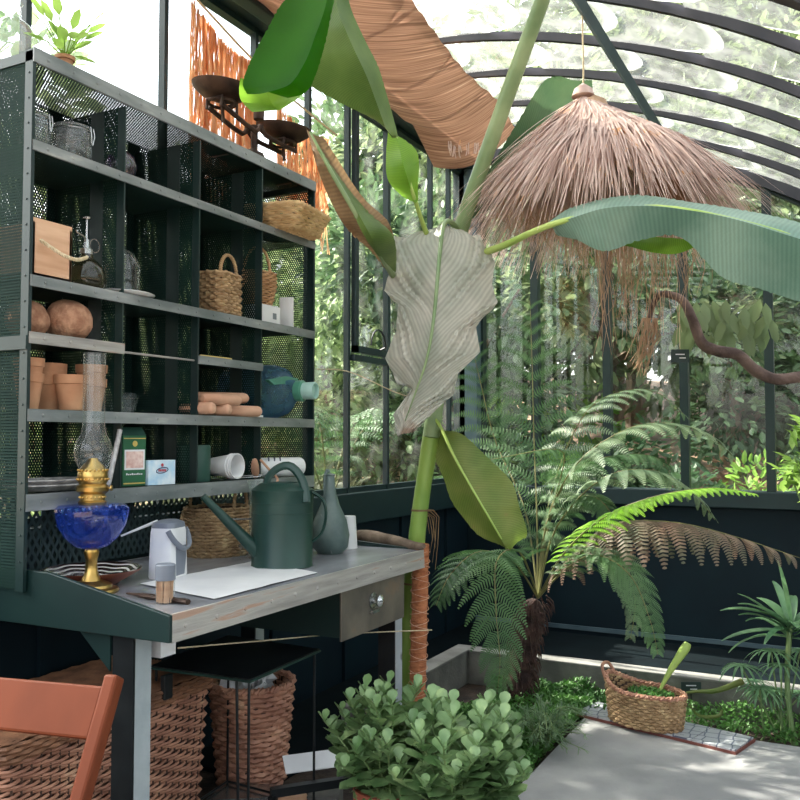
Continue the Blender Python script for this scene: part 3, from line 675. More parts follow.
def woven(path, z0, z1, rows, stakes, r, amp, c=(0,0,0), rz=0, scale=lambda h: 1.0, period=2, zjit=0.0, sub=2, seg=5, rimz=None, stretch=1.25):
    mb = MB(); R = Matrix.Rotation(rz, 3, 'Z'); c = V(c); rnd = random.Random(rows*stakes)
    n = stakes*sub
    for i in range(rows):
        h = (i+.5)/rows; sc = scale(h); pts = []
        zz = z0+(z1-z0)*h
        for k in range(n):
            p, nn = path(k/n)
            ph = 2*pi*(k/sub/period) + i*2*pi/period*(1 if period == 2 else 1)
            z = zz + (rnd.uniform(-1,1)*zjit) + (rimz(k/n)*h if rimz else 0)
            q = p*sc + nn*amp*cos(ph); pts.append(c + R @ V((q.x, q.y, z)))
        mb.loop(pts, r*rnd.uniform(.9, 1.1), seg)
    return mb
def stakes_mb(path, z0, z1, stakes, r, c, rz, scale, rimz=None):
    mb = MB(); R = Matrix.Rotation(rz, 3, 'Z'); c = V(c)
    for k in range(stakes):
        p, nn = path((k+.0)/stakes); pts = []
        for h in (0, .33, .66, 1):
            q = p*scale(h); pts.append(c + R @ V((q.x, q.y, z0+(z1-z0)*h + (rimz(k/stakes)*h if rimz else 0))))
        mb.tube(pts, r, 4)
    return mb
def braid(path, z, r, c, rz, sc, n=70, tw=26, rimz=None):
    mb = MB(); R = Matrix.Rotation(rz, 3, 'Z'); c = V(c)
    for s in (0, pi):
        pts = []
        for k in range(n):
            p, nn = path(k/n); a = 2*pi*tw*k/n+s
            q = p*sc+nn*cos(a)*r*.8; pts.append(c + R @ V((q.x, q.y, z+sin(a)*r*.8+(rimz(k/n) if rimz else 0))))
        mb.loop(pts, r, 5)
    return mb
def linermb(path, z0, z1, c, rz, scale, off=.006, n=40, bottom=True, rimz=None):
    mb = MB(); R = Matrix.Rotation(rz, 3, 'Z'); c = V(c); hs = (0, .25, .5, .75, 1)
    for h in hs:
        for k in range(n):
            p, nn = path(k/n); q = p*scale(h)-nn*off; mb.v.append(c + R @ V((q.x, q.y, z0+(z1-z0)*h+(rimz(k/n)*h if rimz else 0))))
    for i in range(len(hs)-1):
        for k in range(n): mb.f.append((i*n+k, i*n+(k+1) % n, (i+1)*n+(k+1) % n, (i+1)*n+k))
    if bottom: mb.f.append(tuple(range(n)))
    return mb

# hamper
hc = (2.05, 2.29, -.04+.0); hz = .0
ham = thing('wicker_hamper', (hc[0], hc[1], -.04), 'large brown wicker hamper with lid under the workbench', 'hamper')
hp = rrect(.44, .225, .045); sch = lambda h: .93+.07*h
woven(hp, .0, .50, 40, 74, .0058, .0075, hc, 0, sch, 3, 0.001, 2).build('woven_body', 'wicker', ham)
stakes_mb(hp, .0, .50, 78, .004, hc, 0, sch).build('uprights', 'wickerdark', ham)
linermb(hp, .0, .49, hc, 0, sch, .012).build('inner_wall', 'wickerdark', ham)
lid = thing('x', (0,0,0), None, None); bpy.data.objects.remove(lid)
lw = woven(rrect(.455, .24, .05), .505, .555, 4, 80, .008, .006, hc, 0, lambda h: 1, 2, .001)
for i in range(58):
    y = -.235+i*.0082
    lw.tube([(hc[0]-.44+k*.044, hc[1]+y, .52+.003*cos(pi*k+pi*i)) for k in range(21)], .0052, 4)
lo = lw.build('lid', 'wickerlid', ham) if 'wickerlid' in M else None
if lo is None:
    M['wickerlid'] = mat('lid_wicker', S(112,78,58), S(160,114,84), 0.6, 0, 14, 0.2, 60); lo = lw.build('lid', 'wickerlid', ham)
MB().bb(hc[0]+.17, hc[0]+.21, hc[1]-.256, hc[1]-.236, .485, .565).build('strap', 'black', lo, False, bevel=.003)

# round basket with papers
bc = aZ(258, 772, -.04); bc = V((2.90, 2.19, -.035))
rb = thing('round_basket', bc, 'tall round wicker waste basket holding crumpled paper, behind the thin table legs', 'basket')
scb = lambda h: .80+.22*h
woven(ell(.158,.158), .0, .39, 20, 26, .0105, .008, bc, 0, scb, 2, .002, 3).build('woven_body', 'wicker', rb)
stakes_mb(ell(.158,.158), .0, .40, 30, .007, bc, 0, scb).build('uprights', 'wicker', rb)
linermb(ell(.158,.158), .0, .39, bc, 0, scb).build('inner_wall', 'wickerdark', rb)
braid(ell(.165,.165), .40, .010, bc, 0, 1.0).build('rim', 'wicker', rb)
pp = MB(); rnd = random.Random(4)
for i in range(7):
    c = bc+V((rnd.uniform(-.09,.06), rnd.uniform(-.09,.05), .36+rnd.uniform(-.02,.05)))
    b = len(pp.v)
    for a in range(4):
        for e in range(4): pp.v.append(c+V(((a-1.5)*.035+rnd.uniform(-.01,.01), rnd.uniform(-.03,.03), (e-1.5)*.035+rnd.uniform(-.01,.01))))
    for a in range(3):
        for e in range(3): pp.f.append((b+a*4+e, b+a*4+e+1, b+a*4+e+5, b+a*4+e+4))
tag(pp.build('crumpled_paper', 'paper', None, False), 'crumpled white paper stuffed in the round waste basket', 'paper', kind='stuff')

# basket with handles on the bench behind the watering can
def handle(c, rz, rx, h, r, m, parent, z0, ang=0.0, wv=3):
    R = Matrix.Rotation(rz, 3, 'Z'); mb = MB()
    for s in range(2):
        pts = []
        for k in range(25):
            t = pi*k/24; p = V((rx*cos(t), 0, z0+h*sin(t)))
            a = wv*2*pi*k/6+s*pi
            p += V((cos(a)*r*.7, sin(a)*r*.7, 0)); p.y += ang*h*sin(t)
            pts.append(V(c)+R @ p)
        mb.tube(pts, r, 5)
    return mb.build('handle', m, parent)
bk = V((2.75, 2.25, ZT))
sb = thing('seagrass_basket', bk, 'round seagrass basket with loop handles on the bench behind the green watering can', 'basket')
sc2 = lambda h: .86+.22*sin(pi*min(h*.75+.1, 1))
woven(ell(.145,.12), 0, .19, 15, 44, .0075, .005, bk, 0, sc2, 2, .002).build('woven_body', 'seagrass', sb)
linermb(ell(.145,.12), 0, .18, bk, 0, sc2).build('inner_wall', 'wickerdark', sb)
handle(bk+V((.0,-.11,0)), 0.15, .05, .10, .006, 'seagrass', sb, .185)
handle(bk+V((0,.11,0)), 0.15, .05, .10, .006, 'seagrass', sb, .185)

# small baskets in the cabinet
p0 = aY(218, 306, 2.18); p0.z = 1.829
b1 = thing('small_basket', p0, 'small square seagrass basket with looped handle in the third cabinet column', 'basket')
s1 = lambda h: 1.0
woven(rrect(.075,.06,.025), 0, .165, 12, 26, .0085, .006, p0, .1, s1, 2, .003).build('woven_body', 'seagrass', b1)
linermb(rrect(.075,.06,.025), 0, .16, p0, .1, s1).build('inner_wall', 'wickerdark', b1)
handle(p0+V((0,-.05,0)), .1, .055, .07, .006, 'seagrass', b1, .165)
p0 = aY(277, 300, 2.2); p0 = V((2.995, 2.20, 1.829))
# white box below the basket
bx = MB().bb(2.86, 2.99, 2.125, 2.215, 1.829, 1.905); wbx = bx.build('white_box', 'white', None, False, bevel=.003)
tag(wbx, 'small white printed box beneath the hanging-handled basket in the right column', 'box')
MB().bb(2.935, 2.96, 2.1235, 2.1245, 1.85, 1.875).build('printed_mark', 'greyplastic', wbx, False)
p0 = V((2.92, 2.20, 1.906))
b2 = thing('small_basket', p0, 'small round wicker basket with tall hoop handle in the right cabinet column', 'basket')
s2 = lambda h: .72+.30*min(1, h*1.6)**.7
woven(ell(.075,.07), 0, .135, 14, 24, .0045, .004, p0, 0, s2, 2, .001).build('woven_body', 'palewicker', b2) if 'palewicker' in M else None
M['palewicker'] = mat('tan_wicker', S(168,124,84), S(204,160,118), 0.6, 0, 14, 0.1)
woven(ell(.085,.075), 0, .14, 15, 24, .0048, .004, p0, 0, s2, 2, .001).build('woven_body', 'palewicker', b2)
linermb(ell(.085,.075), 0, .135, p0, 0, s2, .003).build('inner_wall', 'wickerdark', b2)
handle(p0, pi*.5, .07, .12, .005, 'palewicker', b2, .13, wv=2)
wb2 = MB().box((3.085, 2.16, 1.829+.068), (.012, .06, .136), .35); tag(wb2.build('white_booklet', 'white', None, False), 'thin white booklet standing upright beside the right column basket', 'booklet')
# flat tray basket top right
p0 = V((3.03, 2.14, 2.2255))
b3 = thing('tray_basket', p0, 'shallow pale splint basket sticking out of the top right pigeonhole', 'basket')
rm3 = lambda t: .006*sin(6*pi*t)
s3 = lambda h: .78+.25*h
for nm in (0,):
    mb = woven(rrect(.16,.15,.05), .0, .088, 7, 40, .0085, .004, p0, .12, s3, 2, .002, 2, 4)
    mb.build('woven_sides', 'palebasket', b3)
mb = MB(); R = Matrix.Rotation(.12, 3, 'Z')
for i in range(11):
    for ax in (0, 1):
        w = -.118+i*.0236
        pts = [p0 + R @ (V((w, -.115+k*.0233, .006+.002*cos(pi*(k+i+ax)))) if ax else V((-.12+k*.024, w*.95, .006+.002*cos(pi*(k+i+ax))))) for k in range(11)]
        mb.tube(pts, .008, 4, flat=.3 if False else 1.0)
mb.build('woven_base', 'palebasket', b3)
braid(rrect(.165,.155,.05), .09, .006, p0, .12, 1.0, 60, 20).build('rim', 'palebasket', b3)

# ============================================================ CABINET CONTENTS
def jar(px, py_dummy, x, y, z, r, h, label):
    t = thing('glass_jar', (x, y, z), label, 'jar', 'clip-top glass jars on the top shelf')
    MB().lathe([(r*.9, 0), (r, .01), (r, h*.78), (r*.9, h*.86), (r*.9, h*.9)], (x, y, z), 24).build('jar_body', 'jarglass', t)
    MB().lathe([(r*.95, h*.9), (r*1.0, h*.93), (r*.98, h*.99), (r*.6, h*1.02), (.0001, h*1.02)], (x, y, z), 24).build('lid', 'jarglass', t)
    c = MB(); c.loop([(x+r*1.02*cos(2*pi*k/20), y+r*1.02*sin(2*pi*k/20), z+h*.87) for k in range(20)], .0025)
    c.tube([(x+.3*r, y-r*1.03, z+h*.98), (x+.3*r, y-r*1.1, z+h*.75), (x+.38*r, y-r*1.05, z+h*.5)], .0022)
    c.tube([(x+.6*r, y-r*.9, z+h*.98), (x+.6*r, y-r*1.0, z+h*.75), (x+.5*r, y-r*.98, z+h*.5)], .0022)
    c.build('wire_clip', 'steel', t)
jar(0, 0, 1.775, 2.175, 2.2255, .05, .105, 'clip-top glass jar against the left side panel, top shelf')
jar(0, 0, 1.925, 2.18, 2.2255, .062, .115, 'wider clip-top glass jar near the first divider, top shelf')
x, y, z = 2.125, 2.17, 2.2255
t = thing('glass_bottle', (x, y, z), 'round iridescent purple glass bottle in the second column, top shelf', 'bottle')
MB().lathe([(.02, 0), (.045, .015), (.055, .045), (.045, .078), (.018, .1), (.012, .11), (.012, .15), (.016, .153)], (x, y, z), 24).build('bottle_body', 'irid', t)
# wooden box with rope handle
x0, x1, y0, y1, z = 1.727, 1.872, 2.11, 2.36, 1.829
t = thing('wooden_box', ((x0+x1)/2, (y0+y1)/2, z), 'pale wooden box with a rope handle on the second shelf', 'box')
mb = MB().bb(x0, x1, y0, y0+.012, z, z+.172); mb.bb(x0, x1, y1-.012, y1, z, z+.172); mb.bb(x0, x0+.01, y0, y1, z, z+.16); mb.bb(x1-.01, x1, y0, y1, z, z+.16); mb.bb(x0, x1, y0, y1, z, z+.01)
mb.build('box_body', 'boxwood', t, False, bevel=.001)
mb = MB()
for s in (0, pi):
    pts = []
    for k in range(40):
        u = k/39; a = u*60+s
        pts.append(V((1.745+.165*u, y0-.012-.02*sin(pi*u)-.012*u, z+.105-.035*sin(pi*u*.9)-.01*u)) + V((0, cos(a)*.003, sin(a)*.003)))
    mb.tube(pts, .0042, 5)
mb.build('rope_handle', 'rope', t)
# mister
x, y, z = 1.945, 2.16, 1.829
x = 1.975
t = thing('plant_mister', (x, y, z), 'brown ribbed glass plant mister with a metal pump beside the wooden box', 'plant mister')
mb = MB(); n0 = 28
prof = [(.045,0),(.058,.012),(.062,.035),(.055,.065),(.035,.09),(.022,.1),(.02,.115)]
for v in [0]: mb.lathe(prof, (x, y, z), n0)
for i, v in enumerate(mb.v):
    k = i % n0
    if k % 2: d = V((v.x-x, v.y-y, 0)); v -= d*.05
mb.build('bottle_body', 'brownglass', t)
mb = MB().lathe([(.022,.112),(.023,.128),(.012,.132),(.009,.16),(.004,.162),(.003,.225),(.012,.226),(.013,.232),(.0001,.234)], (x, y, z), 14)
mb.tube(cat([(x-.005,y,z+.15),(x-.02,y-.01,z+.165),(x-.05,y-.015,z+.17),(x-.055,y-.015,z+.178)], 8), .0035)
mb.loop([(x+.028+.02*cos(2*pi*k/14), y-.005, z+.145+.022*sin(2*pi*k/14)) for k in range(14)], .0022)
mb.build('pump', 'steel', t)
# cloche
x, y, z = 2.155, 2.19, 1.829
t = thing('glass_cloche', (x, y, z), 'clear glass bell cloche on a white dish in the second column', 'cloche')
R = .068
MB().lathe([(.03,0),(.10,.004),(.112,.012),(.108,.014),(.09,.008),(.0001,.007)], (x, y, z), 36).build('dish', 'white', t)
MB().shell([(R,.012),(R,.10)]+[(R*cos(a), .10+R*sin(a)) for a in [pi/2*k/8 for k in range(1, 9)]], (x-.01, y, z), 32).build('dome', 'clearglass', t)
# coconuts
def coconut(x, y, z, r, label):
    mb = MB().sphere((x, y, z+r*.93), r, (1.05, 1, .95), 22, 14)
    for v in mb.v: v += (v-V((x,y,z+r))).normalized()*mnoise.noise(v*30)*.004
    tag(mb.build('coconut', 'coconut'), label, 'coconut', 'coconuts on the short shelf')
coconut(1.80-.02, 2.19, 1.652, .062, 'brown coconut tucked against the left side panel')
coconut(1.915, 2.17, 1.652, .072, 'larger brown coconut right of the other on the rusty short shelf')
# terracotta pots
def pot(x, y, z, r, h, label, tilt=0, inv=False):
    mb = MB(); pr = [(r*.66,0),(r*.92,h*.74),(r,h*.75),(r*1.02,h),(r*.9,h),(r*.86,h*.75),(r*.6,.008),(.0001,.008)]
    mb.lathe(pr, (0,0,0), 24)
    R = Matrix.Rotation(tilt, 3, 'Y')
    for v in mb.v: w = R @ v; v.x, v.y, v.z = w.x+x, w.y+y, w.z+z
    tag(mb.build('terracotta_pot', 'terracotta'), label, 'plant pot', 'terracotta pots on the cabinet shelf')
zz = 1.440
pot(1.765, 2.16, zz, .042, .105, 'terracotta pot half hidden against the left side panel, lowest of its stack')
pot(1.765, 2.16, zz+.05, .043, .10, 'terracotta pot half hidden against the left side panel, topmost of its stack')
pot(1.885, 2.215, zz, .05, .105, 'terracotta pot at the bottom of the stack behind the front pot')
pot(1.885, 2.215, zz+.022, .051, .105, 'terracotta pot second in the stack behind the front pot')
pot(1.885, 2.215, zz+.040, .052, .105, 'terracotta pot on top of the stack behind the front pot')
pot(1.905, 2.14, zz, .052, .108, 'upright terracotta pot standing in front of the pot stack')
pot(2.022, 2.18, zz, .048, .105, 'terracotta pot near the first divider, lower of the nested pair seen through the lamp chimney')
pot(2.022, 2.18, zz+.05, .049, .10, 'terracotta pot near the first divider, upper of the nested pair seen through the lamp chimney')
# food container
x, y, z = 2.165, 2.2, 1.440
t = thing('plastic_container', (x, y, z), 'clear lidded plastic container in the second column', 'container')
MB().lathe([(.055,0),(.065,.045),(.065,.05)], (x, y, z), 4, sx=1.3, sy=1.0).build('tub', 'clearglass', t, False)
MB().lathe([(.07,.05),(.072,.062),(.06,.066),(.0001,.066)], (x, y, z), 4, sx=1.3).build('lid', 'clearglass', t, False)
# clay sticks
stk = [((2.47,2.15,1.462),(2.60,2.12,1.463),.022),((2.47,2.2,1.462),(2.615,2.19,1.462),.021),((2.60,2.155,1.463),(2.76,2.13,1.463),.022),((2.52,2.17,1.502),(2.735,2.14,1.505),.021)]
stk = [((2.44+.03,2.20,1.463),(2.47,2.045,1.463),.022), ((2.47,2.10,1.500),(2.66,2.08,1.497),.021), ((2.55,2.22,1.462),(2.585,2.06,1.462),.020), ((2.60,2.15,1.460),(2.79,2.075,1.460),.0215), ((2.53,2.2,1.508),(2.775,2.13,1.513),.0215)]
lb = ['terracotta-coloured clay roll at the left of the pile, end towards the room', 'terracotta-coloured clay roll lying across the left end of the pile', 'short clay roll wedged low in the middle of the pile', 'clay roll lowest at the right of the pile', 'clay roll lying topmost at the right of the pile']
for (a, b, r), l_ in zip(stk, lb):
    a = V(a); b = V(b); d = (b-a); pts = []; rr = []
    for k, f in ((0,.55),(.03,.85),(.08,1),(.5,1.04),(.92,1),(.97,.85),(1,.55)): pts.append(a+d*k); rr.append(r*f)
    tag(MB().tube(pts, rr, 14).build('clay_roll', 'clay'), l_, 'clay roll', 'clay rolls on the cabinet shelf')
# pencil
tag(MB().tube([(2.49,2.13,1.660),(2.66,2.12,1.660)], .004, 6).build('pencil', 'gold'), 'yellow pencil lying on the short shelf above the clay rolls', 'pencil')
tag(MB().bb(2.765,2.84-.02,2.085,2.12,1.4385,1.446).build('white_tag', 'white', None, False), 'flat white tag at the right of the clay rolls', 'tag')
# water bottle
x, z = 3.02, 1.440
t = thing('water_bottle', (x, 2.25, z), 'large blue plastic water bottle lying on its side, green neck towards the room', 'water bottle')
r = .115
MB().shell([(.02,.0),(r*.9,.004),(r,.03),(r*.96,.08),(r,.1),(r*.96,.14),(r,.17),(r,.23),(r*.85,.28),(r*.5,.315),(.035,.33),(.032,.36)], (x, 2.42, z+r), 30, axis=(0.12,-1,.0)).build('bottle_body', 'bottleblue', t)
cp = V((x,2.42,z+r)); ax = V((.12,-1,0)).normalized()
MB().lathe([(.043,.335),(.045,.34),(.045,.365),(.038,.37)], cp, 22, axis=ax).build('neck_ring', 'greenplastic', t)
M['palegreen'] = mat('pale_green_plastic', S(150,190,180), S(176,208,200), 0.3)
MB().lathe([(.036,.37),(.037,.42),(.034,.424),(.030,.424),(.028,.41),(.0001,.41)], cp, 22, axis=ax).build('cap', 'palegreen', t)
tr_ = MB().prism([(2.90,2.12,1.595),(3.0,2.10,1.615),(3.09,2.10,1.61),(3.08,2.10,1.595),(2.93,2.11,1.575)], (0,.02,0))
tag(tr_.build('garden_trowel', 'greenplastic'), 'green garden tool resting on top of the blue water bottle', 'garden tool')
# green tin, cup roll, rolled paper, beaker
x, y, z = 2.51, 2.17, 1.1935
tag(MB().lathe([(.058,0),(.06,.003),(.06,.13),(.056,.135),(.052,.135),(.05,.01),(.0001,.01)], (x, y, z), 30).build('green_canister', 'tingreen'), 'plain dark green canister on the lowest cabinet shelf', 'canister')
d = V((.05,-1,.02)).normalized(); c0 = V((2.655,2.20,z+.052))
mb = MB()
for k in range(3): mb.shell([(.034,.0+k*.012),(.046,.085+k*.012),(.049,.086+k*.012),(.049,.09+k*.012),(.045,.09+k*.012),(.033,.004+k*.012),(.0001,.004+k*.012)], c0, 24, axis=d)
tag(mb.build('paper_cup', 'white'), 'white paper cup lying on its side next to the green canister', 'cup')
tag(MB().tube([(2.66,2.12,z+.006),(2.78,2.07,z+.01),(2.79,2.06,z+.018),(2.70,2.11,z+.014)], .002, 5).build('wire_clip', 'steel'), 'bent steel wire clip hanging over the lowest shelf rail', 'clip')
mg = MB()
for k in range(14): mg.leaf(V((2.72+random.uniform(-.03,.03),2.17,z+.0)), V((random.uniform(-1,1),random.uniform(-1,0),1.2)), V((0,-1,.2)), .035, .012)
M['magenta'] = mat('magenta_dried', S(130,50,86), S(160,80,110), 0.7)
tag(mg.build('dried_flowers', 'magenta'), 'small bunch of magenta dried flowers on the lowest shelf', 'dried flowers')
d = V((.93,-.36,0)).normalized()
t = thing('paper_roll', (3.02,2.13,z), 'white rolled paper with dark stripes on the lowest shelf', 'paper roll')
MB().lathe([(.038,0),(.04,.002),(.04,.225),(.036,.235),(.02,.24),(.0001,.24)], (2.87,2.17,z+.041), 24, axis=d).build('roll', 'white', t)
mb = MB()
for k in range(3):
    c = V((2.87,2.17,z+.041))+d*(.06+k*.028)
    s_ = d.cross(V((0,0,1)))
    mb.tube([c+s_*(.0405*cos(a))+V((0,0,.0405*sin(a)))+d*.02*(a-1) for a in [.7,.9,1.1,1.3,1.5]], .003, 4)
mb.build('stripes', 'navy', t)
x, y, z = 2.70, 2.02, ZT
x, y = 2.72, 2.03
tag(MB().shell([(.0001,0),(.036,0),(.036,.26),(.048,.30),(.046,.30),(.033,.262),(.033,.005)], (x, y, z), 26).build('glass_cylinder', 'clearglass'), 'tall clear glass measuring cylinder behind the green watering can', 'glass cylinder')
tl = MB().lathe([(.012,0),(.016,.03),(.015,.07),(.010,.10),(.0001,.11)], (2.78,2.09,1.205), 12, axis=(-.6,-.4,.6))
tl.tube(cat([(2.79,2.075,1.27),(2.83,2.05,1.22),(2.86,2.04,1.19),(2.83,2.03,1.175)], 8), .005)
tag(tl.build('garden_dibber', 'clay'), 'small wooden-handled hand tool at the rail behind the watering can arch', 'hand tool')
# tea box, card box, rod, tray
x, y, z = 2.165, 2.15, 1.1935
t = thing('tea_box', (x, y, z), 'tall dark green tea packet with a pink picture on the lowest shelf', 'packet')
R = Matrix.Rotation(-.12, 3, 'Z'); hw = .047
def loc(a, b, c): return V((x, y, z))+R @ V((a, b, c))
MB().box(loc(0,0,.085), (.095,.05,.17), -.12).build('packet_body', 'boxgreen', t, False, bevel=.003)
MB().prism([loc(-hw,-.025,.17), loc(hw,-.025,.17), loc(hw*.95,-.004,.197), loc(-hw*.95,-.004,.197)], R @ V((0,.008,0))).build('folded_top', 'tingreen', t, False)
def decal(nm, a0, a1, c0, c1, m, d=.0262):
    return MB().prism([loc(a0,-d,c0), loc(a1,-d,c0), loc(a1,-d,c1), loc(a0,-d,c1)], R @ V((0,.0012,0))).build(nm, m, t, False)
decal('picture_frame', -.041, .041, .055, .122, 'white'); decal('picture', -.035, .035, .061, .116, 'pink', .0266)
decal('gold_band', -.044, .044, .158, .161, 'gold'); decal('gold_band', -.044, .044, .008, .012, 'gold')
def textobj(s, loc3, size, m, parent, rotz, nm):
    cu = bpy.data.curves.new(nm, 'FONT'); cu.body = s; cu.size = size; cu.align_x = 'CENTER'; cu.align_y = 'CENTER'; cu.extrude = .0004
    cu.materials.append(M[m]); ob = bpy.data.objects.new(nm, cu); COL.objects.link(ob)
    dg = bpy.context.evaluated_depsgraph_get(); me = bpy.data.meshes.new_from_object(ob.evaluated_get(dg)); bpy.data.objects.remove(ob)
    ob = bpy.data.objects.new(nm, me); COL.objects.link(ob)
    base = V((0,0,0)); p = parent
    while p is not None: base += p.location; p = p.parent
    ob.parent = parent; ob.location = V(loc3)-base; ob.rotation_euler = (pi/2, 0, rotz); return ob
mb = MB()
for k in range(9): mb.bb(-.032+k*.0075-.0025, -.032+k*.0075+.0025, 0, .001, 0, .004 if k % 3 else .006)
for v in mb.v: w = loc(v.x, -.0265-v.y, .038+v.z); v.x, v.y, v.z = w
mb.build('lettering', 'white', t, False)
mb = MB().lathe([(.010,0),(.010,.001)], loc(0,-.0262,.142), 12, axis=R @ V((0,-1,0))); mb.build('emblem', 'gold', t, False)
x, y, z = 2.305, 2.125, 1.1935
x = 2.275
t = thing('card_box', (x, y, z), 'small pale blue card box with an oval logo beside the tea packet', 'box')
R = Matrix.Rotation(-.05, 3, 'Z')
MB().box(loc(0,0,.0425), (.125,.035,.085), -.05).build('box_body', 'paleblue', t, False, bevel=.001)
mb = MB(); mb.loop([loc(.027*cos(2*pi*k/24), -.0185, .05+.009*sin(2*pi*k/24)+.003*cos(2*pi*k/24)) for k in range(24)], .0016, 4); mb.build('oval_logo', 'navy', t, False)
mb = MB()
for k in range(5): mb.prism([loc(-.018+k*.0075, -.0188, .046), loc(-.013+k*.0075, -.0188, .046), loc(-.011+k*.0075, -.0188, .054), loc(-.016+k*.0075, -.0188, .054)], (0,.0015,0))
mb.build('logo_lettering', 'red', t, False)
mb = MB().lathe([(.006,0),(.006,.001)], loc(.0,-.0180,.068), 10, axis=(0,-1,0)); mb.build('logo_dot', 'red', t, False)
tag(MB().tube([aY(108,486,2.085), aY(120,430,2.11)], .0085, 10).build('patterned_tube', 'silver'), 'narrow silver patterned tube leaning in front of the tea packet', 'tube')
x, y, z = 1.885, 2.19, 1.1935
for k, (lb_, r_) in enumerate((('silver embossed tray on the lowest shelf, bottom one of the pair', .15), ('silver embossed tray on the lowest shelf, on top of the other', .145))):
    tag(MB().lathe([(r_*.8,0),(r_*.85,.003),(r_,.016),(r_*.99,.02),(r_*.84,.008),(.0001,.006)], (x, y+.02, z+k*.015), 40, sy=.6).build('silver_tray', 'silver'), lb_, 'tray', 'silver trays on the lowest shelf')

# ============================================================ ON TOP OF THE CABINET
# weighing scales
c = V((2.93, 2.24, 2.500))
t = thing('balance_scales', c, 'old brown iron balance scales with two pans on top of the cabinet', 'scales')
pl = aY(228, 112, 2.22); pr_ = aY(290, 152, 2.22)
pl = V((2.555, 2.22, 2.500+.135)); 
pl = aY(222, 97, 2.22); pr_ = aY(283, 138, 2.22)
mid = (pl+pr_)/2
mb = MB(); zb = 2.499
mb.box((mid.x, 2.22, zb+.012), (.52, .10, .024)); mb.box((mid.x, 2.22, zb+.045), (.12, .07, .05), taper=.6)
mb.tube([(mid.x, 2.22, zb+.06), (mid.x, 2.22, mid.z-.03)], .014, 8)
for sx in (-1, 1): mb.tube([(mid.x+sx*.22,2.18,zb),(mid.x+sx*.22,2.26,zb)], .016, 6)
mb.build('base', 'iron', t)
mb = MB()
for yy in (2.185, 2.255):
    mb.tube(cat([pl+V((-.04,yy-2.22,-.05)), pl*.6+pr_*.4+V((0,yy-2.22,-.075)), mid+V((0,yy-2.22,-.035)), pl*.4+pr_*.6+V((0,yy-2.22,-.065)), pr_+V((.04,yy-2.22,-.05))], 12), .010, 6)
for p in (pl, pr_):
    for s in (-1, 1):
        mb.tube([p+V((s*.05,-.035,-.06)), p+V((s*.045,-.04,-.02)), p+V((s*.05,.035,-.02)), p+V((s*.05,.035,-.06))], .007, 6)
    mb.loop([p+V((.055*cos(2*pi*k/14), .055*sin(2*pi*k/14), -.025)) for k in range(14)], .007)
    mb.tube([p+V((0,0,-.03)), p+V((.01,0,-.10))], .008, 6)
mb.build('beam', 'iron', t)
for p in (pl, pr_):
    MB().lathe([(.05,-.012),(.085,0),(.118,.026),(.125,.042),(.121,.043),(.112,.03),(.08,.006),(.0001,-.004)], p, 32, axis=(0.0,-.12,1)).build('pan', 'iron', t)
wt = MB().lathe([(.022,0),(.024,.04),(.012,.05),(.010,.06),(.014,.065),(.0001,.07)], mid+V((.02,-.01,.0)), 12); wt.build('pointer', 'iron', t)
# potted plant on the cabinet top, left
c = V((1.93, 2.33, 2.500))
c = aY(65, 59, 2.16); c.z = 2.4995
t = thing('potted_plant', c, 'small leafy plant in a terracotta pot on the cabinet top at the far left', 'potted plant')
MB().lathe([(.018,0),(.025,.034),(.030,.035),(.031,.046),(.025,.046),(.02,.04),(.0001,.04)], c, 20).build('pot', 'terracotta', t)
mb = MB(); rnd = random.Random(3)
for k in range(26):
    a = rnd.uniform(0, 2*pi); q = c+V((0,0,.042)); d_ = V((cos(a)*.8, sin(a)*.8, rnd.uniform(.2,1.6)))
    mid_ = q+d_*.06*rnd.uniform(.4,1.6); mb.leaf(mid_, d_+V((0,0,-.5)), V((0,0,1)), .07, .03, .1); mb.tube([q, mid_], .002, 4)
mb.build('foliage', 'treeC', t)
# glass carafe beside it
tag(MB().shell([(.0001,0),(.06,0),(.085,.03),(.09,.07),(.06,.13),(.025,.16),(.022,.2),(.03,.21)], c+V((-.09,.13,0)), 26).build('glass_vase', 'clearglass'), 'clear glass vase on the cabinet top in front of the small potted plant', 'vase')

# ============================================================ ON THE BENCH
# oil lamp
p = aZ(91, 592, ZT+.001); lx, ly = p.x, p.y
lc = V((lx, ly, ZT))
dep = (lc-O).dot(Fv); px2m = dep/FPX
t = thing('oil_lamp', lc, 'antique oil lamp with blue glass font, brass burner and tall clear chimney', 'oil lamp')
def hz(y): return (592-y)*px2m*1.0
MB().lathe([(26*px2m,0),(27*px2m,.006),(26*px2m,.012),(21*px2m,.017),(20*px2m,.024),(10*px2m,.036),(7.5*px2m,.05),(6*px2m,hz(570)),(5.5*px2m,hz(560)),(7.5*px2m,hz(552)),(6.5*px2m,hz(549))], lc, 32).build('brass_base', 'brass', t)
MB().lathe([(6*px2m,hz(549)),(16*px2m,hz(546)),(26*px2m,hz(537)),(33*px2m,hz(525)),(35.5*px2m,hz(512)),(35.5*px2m,hz(508)),(32*px2m,hz(505)),(12*px2m,hz(504))], lc, 40).build('glass_font', 'lampblue', t)
mb = MB().lathe([(13*px2m,hz(505)),(14*px2m,hz(502)),(12*px2m,hz(500)),(12*px2m,hz(494)),(15.5*px2m,hz(491)),(16*px2m,hz(487)),(13*px2m,hz(484)),(15*px2m,hz(480)),(14.5*px2m,hz(472)),(11*px2m,hz(466)),(6*px2m,hz(461)),(4*px2m,hz(458))], lc, 30)

